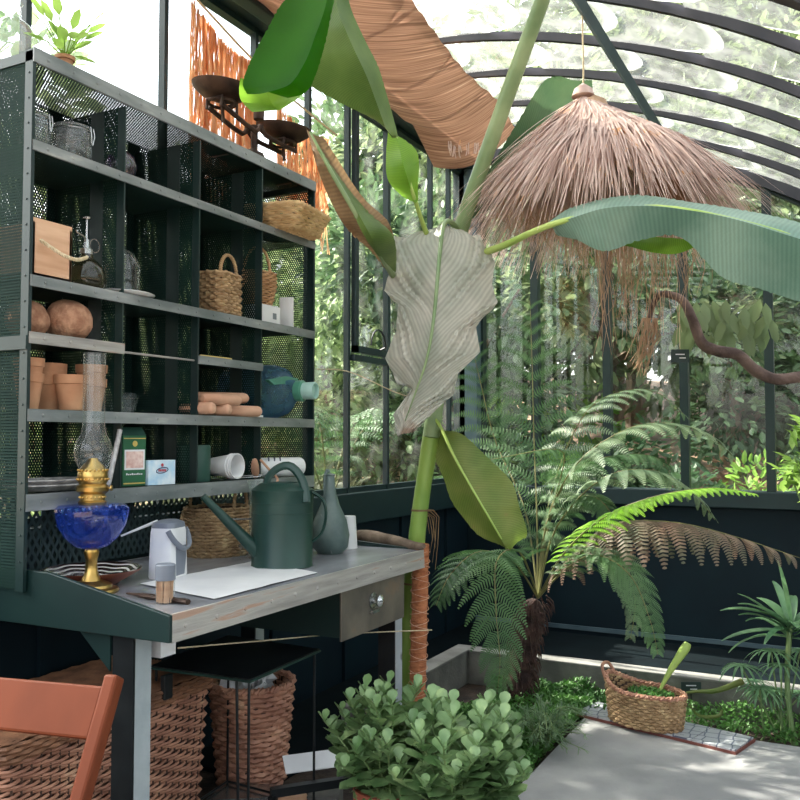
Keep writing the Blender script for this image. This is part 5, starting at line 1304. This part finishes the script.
fr_ = [
 ([C0, P(512,560,4.4), P(478,552,4.3), P(450,575,4.2), P(436,606,4.15)], 'fern1', .30, .6, None),
 ([C0, P(520,552,4.3), P(497,560,4.1), P(496,610,3.95), P(500,660,3.9), P(497,694,3.9)], 'fern1', .28, .7, side_h),
 ([C0, P(537,520,4.6), P(534,440,4.85), P(532,360,5.0), P(530,300,5.0)], 'fern1', .38, .55, side_h),
 ([C0, P(525,510,4.7), P(495,440,5.0), P(480,380,5.1), P(470,340,5.1)], 'fern1', .30, .7, side_h),
 ([C0, P(548,520,4.5), P(580,460,4.4), P(640,425,4.4), P(700,430,4.4), P(738,462,4.4)], 'fern2', .34, .75, None),
 ([C0, P(555,530,4.4), P(600,480,4.2), P(650,470,4.1), P(690,490,4.1), P(715,520,4.1)], 'fern2', .28, .7, None),
 ([C0, P(562,556,4.2), P(600,520,3.9), P(650,498,3.75), P(710,488,3.7), P(757,494,3.7)], 'fern3', .17, .8, None),
 ([C0, P(568,560,4.3), P(610,525,4.2), P(670,522,4.1), P(730,535,4.05), P(800,558,4.0)], 'fern4', .42, 1.7, None),
 ([C0, P(565,570,4.2), P(595,555,4.0), P(630,575,3.9), P(650,620,3.85), P(658,655,3.85)], 'fern1', .2, .8, side_h),
 ([C0, P(560,570,4.25), P(590,548,4.1), P(620,560,4.0), P(635,600,4.0), P(630,640,4.0)], 'fern2', .2, .8, side_h),
 ([C0, P(545,530,4.5), P(560,480,4.5), P(560,450,4.4), P(500,458,4.2), P(440,470,4.1)], 'fern1', .2, .7, None),
 ([C0, P(550,520,4.5), P(575,470,4.6), P(620,455,4.6), P(660,460,4.5), P(680,500,4.4)], 'fern1', .28, .7, None),
 ([C0, P(545,520,4.6), P(570,440,4.8), P(600,400,4.9), P(650,390,5.0), P(690,420,5.0)], 'fern2', .30, .7, None),
 ([C0, P(550,540,4.5), P(578,500,4.4), P(600,500,4.3), P(620,530,4.2), P(625,560,4.2)], 'fern1', .2, .8, None),
]
for i, (pt, m_, pl_, dr_, sd_) in enumerate(fr_):
    frond(pt, 'frond', m_, fern, pl_, (20 if m_ == 'fern3' else 10 if pl_ > .2 else 12), dr_*.75, sd_, seed=i, sweep=(.55 if sd_ else .3))
# second tree fern frond group outside behind left glass seen at left: fern against the glass
of = thing('outdoor_fern', (5.0, 3.2, -.3), 'fern with drooping fronds outside the left glass, behind the banana stem', 'fern')
oc = V((5.0, 3.15, .9))
MB().tube([(5.0,3.15,-.3),(5.0,3.15,.9)], .06, 10).build('trunk', 'trunk', of)
for k in range(7):
    a = 2*pi*k/7+.3; d_ = V((cos(a), sin(a)*.45, 0))
    frond([oc, oc+d_*.35+V((0,0,.5)), oc+d_*.75+V((0,0,.65)), oc+d_*1.1+V((0,0,.45))], 'frond', 'fern1', of, .28, 10, .6, None, seed=50+k, dens=9)

# ---- pendant of palm straw
ap = aX(583, 92, 3.63)
pen = thing('straw_pendant', ap+V((0,0,.0)), 'shaggy dried palm-straw pendant shade hanging from the roof', 'pendant shade')
cen = aX(612, 200, 3.63); cen = V((3.63, cen.y, cen.z))
rnd = random.Random(9)
def strawset(n, rr0, rr1, Lm, seed, w, out):
    rnd = random.Random(seed); mb = MB()
    for k in range(n):
        a = rnd.uniform(0, 2*pi); t0 = rnd.random()**1.3
        rad = .02+t0*rr1; 
        p = ap + V((cos(a)*rad, sin(a)*rad, -.01 - rad*.80)) + (cen-ap)*V((0,.25,0)).length*0
        p.y += (cen.y-ap.y)*t0*.8
        d = V((cos(a)*out, sin(a)*out, -.75+rnd.uniform(-.15,.2)))
        d += V((rnd.uniform(-.25,.25), rnd.uniform(-.25,.25), 0))
        L = Lm*rnd.uniform(.7,1.25); q = p.copy(); pts = [q.copy()]; d.normalize()
        for s in range(5):
            d = (d+V((rnd.uniform(-.04,.04), rnd.uniform(-.04,.04), -.07+rnd.uniform(-.03,.03)))).normalized(); q = q+d*L/5; pts.append(q.copy())
        sd = V((-sin(a), cos(a), rnd.uniform(-.6,.6))).normalized()
        b = len(mb.v)
        for s, P_ in enumerate(pts):
            ww = w*(1-.75*s/5)*rnd.uniform(.8,1.1); mb.v += [P_-sd*ww, P_+sd*ww]
        for s in range(5): mb.f.append((b+2*s, b+2*s+1, b+2*s+3, b+2*s+2))
    return mb
strawset(5200, 0, .33, .46, 1, .0044, .80).build('thatch', 'straw', pen)
core = MB().lathe([(.0001,0),(.05,-.03),(.1,-.16),(.15,-.26),(.16,-.30),(.15,-.30),(.1,-.2),(.04,-.05)], ap+V((0,(cen.y-ap.y)*.4,-.02)), 28)
core.build('inner_cone', 'strawdark', pen)
MB().tube([ap+V((0,0,-.01)), ap+V((.01,0,.1)), V((ap.x, ap.y, roofz(ap.y)-.03))], .004, 5).build('hanging_cord', 'rope', pen)
MB().lathe([(.05,-.02),(.04,.01),(.015,.03),(.0001,.04)], ap, 14).build('crown_knot', 'straw', pen)
# nest box seen under the rim
nb = aD(668, 192, 3.55)
MB().lathe([(.05,-.07),(.07,-.02),(.065,.05),(.03,.08),(.0001,.085)], nb, 18).build('gourd_core', 'terradark', pen)
# hanging dried roots below
rt_ = MB(); rnd = random.Random(6)
for cx_, y0_, L0, n_ in ((520,225,.16,26),(545,230,.2,36),(575,232,.28,36),(612,238,.50,40),(640,238,.52,30),(668,238,.48,22),(690,225,.36,20)):
    for k in range(n_):
        p = aD(cx_+rnd.uniform(-16,16), y0_-20+rnd.uniform(-8,8), 3.72+rnd.uniform(-.15,.15)); L = L0*rnd.uniform(.4,1.15)
        pts = [p+V((rnd.uniform(-.01,.01)*s, rnd.uniform(-.01,.01)*s, -L*s/4)) for s in range(5)]
        rt_.tube(pts, [.0022,.002,.0017,.0014,.0008], 3, False)
rt_.build('hanging_roots', 'strawdark', pen)
# ---- reed screen under the roof
def reed():
    mb = MB(); nu, nv = 60, 16; mb.uv = []
    # left edge along the eave, right edge bows down into the room
    Le = cat([(1.7,2.40,3.44), (2.4,2.40,3.42), (3.2,2.40,3.38), (4.0,2.40,3.33), (4.75,2.38,3.30)], nu)
    Re = cat([aY(330,-150,1.75), aY(400,-20,1.78), aY(434,31,1.8), aY(466,72,1.82), aY(499,101,1.84)], nu)
    Le[0].x = Re[0].x
    for i in range(nu):
        for j in range(nv+1):
            v = j/nv; p = Le[i]*(1-v)+Re[i]*v; p.z -= .10*sin(pi*v)*(.5+.5*i/nu); p.z += .006*sin(i*1.1)
            mb.v.append(p); mb.uv.append((i/nu, v))
    for i in range(nu-1):
        for j in range(nv): a = i*(nv+1)+j; mb.f.append((a, a+1, a+nv+2, a+nv+1))
    # end hanging over
    b = len(mb.v); last = [mb.v[(nu-1)*(nv+1)+j] for j in range(nv+1)]
    for s in range(1, 7):
        for j in range(nv+1): v = j/nv; mb.v.append(last[j]+V((.05*s, 0, -.030*s*(1-.5*v)))); mb.uv.append((1+s*.02, v))
    for s in range(6):
        for j in range(nv):
            a = (nu-1)*(nv+1)+j if s == 0 else b+(s-1)*(nv+1)+j; c = b+s*(nv+1)+j
            mb.f.append((a, a+1, c+1, c))
    o = mb.build('reed_screen', 'reed'); return o
rs = tag(reed(), 'woven brown reed screen hung as shade beneath the glass roof', 'reed screen')
tas = MB(); rnd = random.Random(8)
for k in range(14):
    p = aD(rnd.uniform(448,480), 143+rnd.uniform(-4,4), 4.55); tas.tube([p, p+V((rnd.uniform(-.01,.01),0,-.03)), p+V((rnd.uniform(-.02,.02),0,-.06))], .003, 4)
tas.build('frayed_end', 'straw', rs)
# ---- raffia curtain in left window
rc = MB(); rnd = random.Random(10)
def strands(xa, xb, za, zb, n, y=2.52):
    for k in range(n):
        u = rnd.random(); x = xa+(xb-xa)*u; zt_ = za+(zb-za)*u-.05*sin(pi*u); L = rnd.uniform(.55,1.0)*(zt_-2.35)
        pts = []
        for s in range(6): pts.append(V((x+rnd.uniform(-.008,.008)*s, y+rnd.uniform(-.012,.012), zt_-L*s/5)))
        w = rnd.uniform(.0015,.0045); b = len(rc.v); sd = V((cos(rnd.uniform(-.8,.8)), sin(rnd.uniform(-.8,.8)), 0))
        for P_ in pts: rc.v += [P_-sd*w, P_+sd*w]
        for s in range(5): rc.f.append((b+2*s, b+2*s+1, b+2*s+3, b+2*s+2))
strands(2.87, 3.32, 3.27, 3.17, 270); strands(3.5, 3.98, 3.04, 3.0, 230)
rcv = rc.build('raffia_curtain', 'raffia')
tag(rcv, 'ragged orange raffia curtain hanging in the left window behind the scales', 'curtain')
MB().tube([(2.85,2.535,3.32),(3.2,2.535,3.22),(3.6,2.535,3.12),(4.1,2.535,3.06)], .006, 5).build('curtain_cord', 'rope', rcv)

# ---- vine branch
t = thing('climbing_branch', aD(800,376,4.2), 'thick twisting brown vine branch crossing before the right back windows', 'branch')
pts = cat([P(648,322,4.4), P(655,300,4.35), P(664,294,4.3), P(682,300,4.25), P(692,318,4.2), P(702,343,4.2), P(718,351,4.2), P(738,355,4.2), P(755,370,4.2), P(775,379,4.2), P(800,377,4.2), P(850,372,4.2), P(900,420,4.2), P(930,700,4.3)], 70)
MB().tube(pts, [.012+.016*min(1, i/30)+.003*mnoise.noise(V((i*.5,0,0))) for i in range(70)], 10).build('bark', 'vine', t)
mb = MB()
for k in range(30):
    p = P(650+random.uniform(-8,8), 318, 4.38); mb.tube([p, p+V((0,random.uniform(-.03,.05),-.1)), p+V((random.uniform(-.02,.02),random.uniform(0,.12),-.2-random.uniform(0,.1)))], [.003,.002,.001], 4)
mb.build('rootlets', 'strawdark', t)
mb = MB()
for k in range(60):
    p = P(712+random.uniform(-30,60), 318+random.uniform(-20,16), 4.5+random.uniform(-.1,.1)); mb.leaf(p, V((random.uniform(-.4,.4),random.uniform(-.4,.4),-1)), Fv, .13, .05, .1)
mb.build('foliage', 'treeA', t)
# name plates
def plate(px, py, D, w, h, label, tilt=0):
    c = aD(px, py, D); t = thing('plant_label', c, label, 'plant label')
    yaw = YAW-pi/2
    MB().box(c, (w, .004, h), yaw).build('plate', 'labeldark', t, False)
    mb = MB(); nrm_ = V((-cos(YAW), -sin(YAW), 0))
    for k in range(2): mb.box(c+nrm_*.003+V((0,0,.008-k*.018))+Rv*(.0 if k == 0 else .012), (w*(.5 if k == 0 else .35), .001, .005), yaw)
    mb.build('lettering', 'white', t, False)
    return t, c
M['labeldark'] = mat('dark_label', S(34,50,48), S(40,58,54), 0.5)
t, c = plate(680, 356, 4.3, .09, .065, 'small dark name plate hanging in front of a back window post'); MB().tube([c+V((0,0,.02)), c+V((0,0,.3))], .0015, 4).build('string', 'rope', t)
for px, py, lb_ in ((617,677,'black plant name plate behind the left rim of the planter basket'), (691,687,'black plant name plate behind the right rim of the planter basket')):
    p = aX(px, py, 4.58); D_ = (p-O).dot(Fv); t, c = plate(px, py, D_, .10, .05, lb_)
    MB().tube([c, V((c.x, c.y, -.04))], .003, 5).build('stake', 'black', t)
# ---- tile board & basket
a, b = aZ(575,713,.012), aZ(735,752,.012)
dd = (b-a); L = dd.length; dd.normalize(); nn = V((-dd.y, dd.x, 0)); nn = nn if nn.x > 0 else -nn
ang = atan2(dd.y, dd.x); cb_ = (a+b)/2+nn*.11
t = thing('tile_board', V((cb_.x, cb_.y, 0)), 'narrow board of blue and white patterned tiles under the planter basket', 'tile board')
MB().box((cb_.x, cb_.y, .006), (L+.01, .225, .012), ang).build('board', 'redboard', t, False) if 'redboard' in M else None
M['redboard'] = mat('red_brown_edge', S(110,62,54), S(130,76,66), 0.6)
MB().box((cb_.x, cb_.y, .006), (L+.01, .225, .012), ang).build('board', 'redboard', t, False)
nt_ = 4
for k in range(nt_):
    c = cb_+dd*((k-1.5)*L/nt_); MB().box((c.x, c.y, .016), (L/nt_-.004, .215, .008), ang).build('tile', 'tile', t, False)
pc_ = aZ(648, 736, .022); pc_ = cb_-dd*.055-nn*.045; pc_.z = .0205
t = thing('planter_basket', pc_, 'oval seagrass basket planter on the tiled board, holding a pitcher plant', 'basket')
def rimz(k): a_ = 2*pi*k; return .05*max(0, -cos(a_))**3
fe = ell(.19,.115); sc4 = lambda h: .90+.10*h
ang2 = ang
woven(fe, 0, .15, 11, 50, .0085, .006, pc_, ang2+pi if False else ang2, sc4, 2, .002, 2, 5, rimz).build('woven_body', 'seagrass', t)
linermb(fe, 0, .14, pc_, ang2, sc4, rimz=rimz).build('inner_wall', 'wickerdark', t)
braid(fe, .155, .008, pc_, ang2, 1.0, 80, 26, rimz).build('rim', 'wicker', t)
R = Matrix.Rotation(ang2, 3, 'Z')
hb = pc_+R @ V((-.19,0,.19)); mb = MB()
mb.tube(cat([hb+R @ V((.01,-.05,0)), hb+R @ V((-.015,-.03,.05)), hb+R @ V((-.015,.03,.05)), hb+R @ V((.01,.05,0))], 14), .008, 6); mb.build('handle', 'wicker', t)
soil_ = MB().lathe([(.17,.105),(.1,.12),(.0001,.125)], pc_, 24, sy=.6)
for v in soil_.v: w = pc_+R @ (v-pc_); v.x, v.y = w.x, w.y
soil_.build('soil', 'soil', t)
pp_ = thing('pitcher_plant', pc_+V((0,0,.13)), 'pitcher plant with pale green traps growing in the basket planter', 'pitcher plant')
D_ = (pc_-O).dot(Fv)
mb = MB()
mb.tube(cat([aD(655,703,D_), aD(661,688,D_), aD(672,668,D_), aD(684,650,D_), aD(688,643,D_)], 16), [.004,.004,.005,.006,.008,.010,.012,.014,.016,.018,.02,.022,.022,.02,.018,.014], 10); mb.build('pitcher', 'youngpet', pp_)
mb = MB(); mb.tube(cat([aD(668,702,D_), aD(690,692,D_), aD(715,691,D_), aD(738,683,D_), aD(743,681,D_)], 14), [.004,.004,.005,.006,.007,.009,.011,.012,.013,.014,.015,.016,.016,.013], 9); mb.build('pitcher', 'ban_low', pp_)
mb = MB(); mb.tube(cat([aD(690,706,D_-.05), aD(700,716,D_-.05), aD(718,716,D_-.05), aD(722,710,D_-.05)], 10), [.004,.005,.006,.007,.008,.008,.009,.009,.008,.006], 8); mb.build('pitcher', 'ban_low', pp_)
mb = MB(); rnd = random.Random(12)
for k in range(420):
    a_ = rnd.uniform(0, 2*pi); r_ = sqrt(rnd.random()); q = pc_+R @ V((.03+.11*r_*cos(a_), .075*r_*sin(a_), .14+.02*(1-r_)))
    mb.leaf(q, V((rnd.uniform(-1,1), rnd.uniform(-1,1), rnd.uniform(.0,1))), V((0,0,1)), .02, .01)
mb.build('moss', 'cover', pp_)
# ---- succulent shrub
def succulent(cx, cy, z0, nst, spread, hmin, hmax, seed, t):
    rnd = random.Random(seed); st = MB(); lf = MB()
    for s in range(nst):
        a = rnd.uniform(0, 2*pi); r = spread*sqrt(rnd.random()); H = rnd.uniform(hmin, hmax)*(1-.35*(r/spread)**2)
        b0 = V((cx+r*.35*cos(a), cy+r*.35*sin(a), z0)); tp = V((cx+r*cos(a), cy+r*sin(a), z0+H))
        C = cat([b0, (b0+tp)/2+V((rnd.uniform(-.02,.02), rnd.uniform(-.02,.02), H*.1)), tp], 9); st.tube(C, [.004-.0002*i for i in range(9)], 5)
        d = (C[-1]-C[-2]).normalized()
        for k in range(13):
            u = 1-k*.075; i = u*8; j = min(int(i), 7); q = C[j]*(1-(i-j))+C[j+1]*(i-j)
            aa = k*2.4+rnd.uniform(-.3,.3); tilt = .45+.11*k
            o = V((cos(aa), sin(aa), 0)); ld = (o*sin(min(tilt,1.7))+V((0,0,1))*cos(min(tilt,1.7))).normalized()
            L = (.040+.0058*min(k,7))*rnd.uniform(.85,1.2)
            # obovate leaf 3x? grid
            sd = ld.cross(V((0,0,1))); sd = sd.normalized() if sd.length > .01 else V((1,0,0)); nn = sd.cross(ld)
            prof = ((0,.12),(.3,.22),(.6,.40),(.85,.34),(1,.06)); b = len(lf.v)
            for f, w in prof:
                c = q+ld*L*f-V((0,0,.012*f*f*k/8)); lf.v += [c-sd*w*L+nn*.10*w*L, c-nn*.05*L, c+sd*w*L+nn*.10*w*L]
            for e in range(4):
                for g_ in range(2): x_ = b+e*3+g_; lf.f.append((x_, x_+1, x_+4, x_+3))
    lf.build('foliage', 'succ', t); st.build('stems', 'succstem', t)
c1 = aD(452, 770, 2.75)
sz = .12
for nm, (px, py, D_, n_, spd, h0, h1, lb_, pr) in enumerate([
    (392, 778, 2.80, 46, .23, .16, .34, 'fleshy grey-green succulent in a terracotta pot, left one by the moss pole', .12),
    (462, 795, 2.62, 56, .22, .12, .34, 'fleshy grey-green succulent in a grey pot, right one nearest the slab', .12)]):
    c = aD(px, py, D_)
    t = thing('potted_succulent', (c.x, c.y, -.04 if nm == 0 else 0.0), lb_, 'potted plant')
    zb_ = c.z-.02
    z00 = -.04 if nm == 0 else 0.001
    if c.y < 1.18 : z00 = .001
    else: z00 = -.04
    t.location.z = z00
    H_ = zb_-z00
    MB().lathe([(pr*.7,0),(pr*.95,H_*.8),(pr*1.05,H_*.81),(pr*1.06,H_),(pr*.95,H_),(pr*.9,H_*.9),(.0001,H_*.9)], (c.x, c.y, z00), 26).build('pot', 'potred' if nm == 0 else 'greyplastic', t) if 'potred' in M or nm else None
    if nm == 0:
        M['potred'] = mat('red_pot', S(150,78,58), S(170,96,72), 0.7, 0, 8, .1)
        MB().lathe([(pr*.7,0),(pr*.95,H_*.8),(pr*1.05,H_*.81),(pr*1.06,H_),(pr*.95,H_),(pr*.9,H_*.9),(.0001,H_*.9)], (c.x, c.y, z00), 26).build('pot', 'potred', t)
    succulent(c.x, c.y, zb_-.01, n_, spd, h0, h1, 20+nm, t)
# ---- ground cover
mb = MB(); rnd = random.Random(30)
def inbed(x, y):
    if 3.25 < x < 4.6 and 1.2 < y < 1.75+.1*sin(x*7): return x > 3.35 and (y < 1.95-(4.6-x)*.1)
    return 4.28 < x < 4.6 and -1.2 < y < 1.2
for k in range(42000):
    x = rnd.uniform(3.2, 4.6); y = rnd.uniform(-.4, 1.9) if rnd.random() < .6 else rnd.uniform(1.2, 1.9)
    if not inbed(x, y): continue
    h = .06+.09*max(0, mnoise.noise(V((x*5, y*5, 0))))
    z = -.03+h*rnd.random()**.5
    mb.leaf(V((x, y, z)), V((rnd.uniform(-1,1), rnd.uniform(-1,1), rnd.uniform(.1,1.0))), V((rnd.uniform(-.3,.3), rnd.uniform(-.3,.3), 1)), rnd.uniform(.014,.028), rnd.uniform(.009,.016), .1)
tag(mb.build('ground_cover', 'cover', None, False), 'low bright green ground cover carpeting the planting bed', 'ground cover', kind='stuff')
# ---- needle-leaved tuft
c = aZ(545, 755, -.03)
t = thing('needle_shrub', (c.x, c.y, -.04), 'grey-green needle-leaved tuft spilling over the slab edge', 'shrub')
mb = MB(); st = MB(); rnd = random.Random(31)
for s in range(46):
    a = rnd.uniform(0, 2*pi); o = V((cos(a), sin(a), 0)); H = rnd.uniform(.08,.2)
    C = cat([c, c+o*rnd.uniform(.03,.09)+V((0,0,H)), c+o*rnd.uniform(.10,.22)+V((0,0,H*rnd.uniform(.7,1.1)))+Rv*.03], 8); st.tube(C, .002, 4)
    for k in range(34):
        i = rnd.uniform(2, 7); j = min(int(i), 6); q = C[j]*(1-(i-j))+C[j+1]*(i-j); d = (C[j+1]-C[j]).normalized()+V((rnd.uniform(-.8,.8), rnd.uniform(-.8,.8), rnd.uniform(-.5,.8)))
        mb.leaf(q, d, V((0,0,1)), rnd.uniform(.03,.05), .004, .1)
mb.build('foliage', 'spiky', t, False); st.build('stems', 'succstem', t)
# ---- strap-leaved plant right
def strap(q, d, L, w, m, droop, mb):
    d = d.normalized(); C = [q.copy()]; p = q.copy()
    for k in range(10): d = (d+V((0,0,-droop/10*(1+k*.15)))).normalized(); p = p+d*L/10; C.append(p.copy())
    b = len(mb.v)
    for i, c in enumerate(C):
        t = (C[min(i+1,10)]-C[max(i-1,0)]).normalized(); sd = t.cross(V((0,0,1)))
        sd = sd.normalized() if sd.length > .01 else V((1,0,0)); nn = sd.cross(t)
        u = i/10; ww = w*max(.04, sin(pi*min(u*.85+.12, 1))**.7)
        mb.v += [c-sd*ww+nn*ww*.35, c, c+sd*ww+nn*ww*.35]
    for i in range(10):
        for g_ in range(2): x_ = b+i*3+g_; mb.f.append((x_, x_+1, x_+4, x_+3))
bs = V((4.38, .26, -.04)); tp = aX(790, 625, 4.38)
t = thing('strap_leaved_plant', bs, 'tall plant with long strap-shaped green leaves at the right edge', 'plant')
MB().tube(cat([bs, (bs+tp)/2+V((0,.02,0)), tp], 10), .012, 8).build('stem', 'succstem', t)
mb = MB(); rnd = random.Random(33)
for k in range(17):
    a = k*2.4; e = rnd.uniform(.05, 1.3); strap(tp+V((0,0,-.02*(k%4))), V((cos(a), sin(a), e)), rnd.uniform(.22,.34), rnd.uniform(.018,.03), 'drac', rnd.uniform(.3,.9), mb)
strap(tp, Rv*-1+V((0,0,.55)), .33, .03, 'drac', .4, mb); strap(tp-V((0,0,.03)), Rv*-1+V((0,0,.1)), .32, .028, 'drac', .3, mb); strap(tp, V((0,0,1))-Rv*.15, .3, .028, 'drac', .2, mb)
mb.build('foliage', 'drac', t)
# umbrella palm
bs = V((4.42, .36, -.04)); t = thing('umbrella_sedge', bs, 'umbrella sedge with star-like heads of narrow leaves by the right kerb', 'sedge')
mb = MB(); st = MB()
for k in range(9):
    tp = aD(765+rnd.uniform(-30,45), 672+rnd.uniform(-22,25), 4.0+rnd.uniform(-.08,.1)); b0 = bs+V((rnd.uniform(-.05,.05), rnd.uniform(-.1,.06), 0)); st.tube(cat([b0, (b0+tp)/2, tp], 6), .004, 5)
    for j in range(15):
        a = 2*pi*j/15+k; strap(tp, V((cos(a), sin(a), .25)), rnd.uniform(.1,.16), .006, 'drac', .9, mb)
mb.build('foliage', 'treeB2', t) if 'treeB2' in M else mb.build('foliage', 'drac', t)
st.build('stems', 'succstem', t)
# leafy plant at far right inside back glass
bs = V((5.6, -.0, -.04)); t = thing('leafy_bush', bs, 'bright green broad-leaved bush at the right edge above the dark wall', 'bush')
mb = MB(); st = MB(); tp0 = aX(806, 450, 5.6)
for k in range(14):
    tp = tp0+V((rnd.uniform(-.15,.15), rnd.uniform(-.35,.12), rnd.uniform(-.25,.25))); st.tube(cat([bs, (bs+tp)/2+V((0,0,.1)), tp], 6), .006, 5)
    for j in range(14): mb.leaf(tp+V((rnd.uniform(-.05,.05), rnd.uniform(-.05,.05), rnd.uniform(-.12,.05))), V((rnd.uniform(-1,1), rnd.uniform(-1,1), rnd.uniform(-.4,.8))), V((0,0,1)), rnd.uniform(.08,.15), .05, .12)
mb.build('foliage', 'treeC', t); st.build('stems', 'succstem', t)
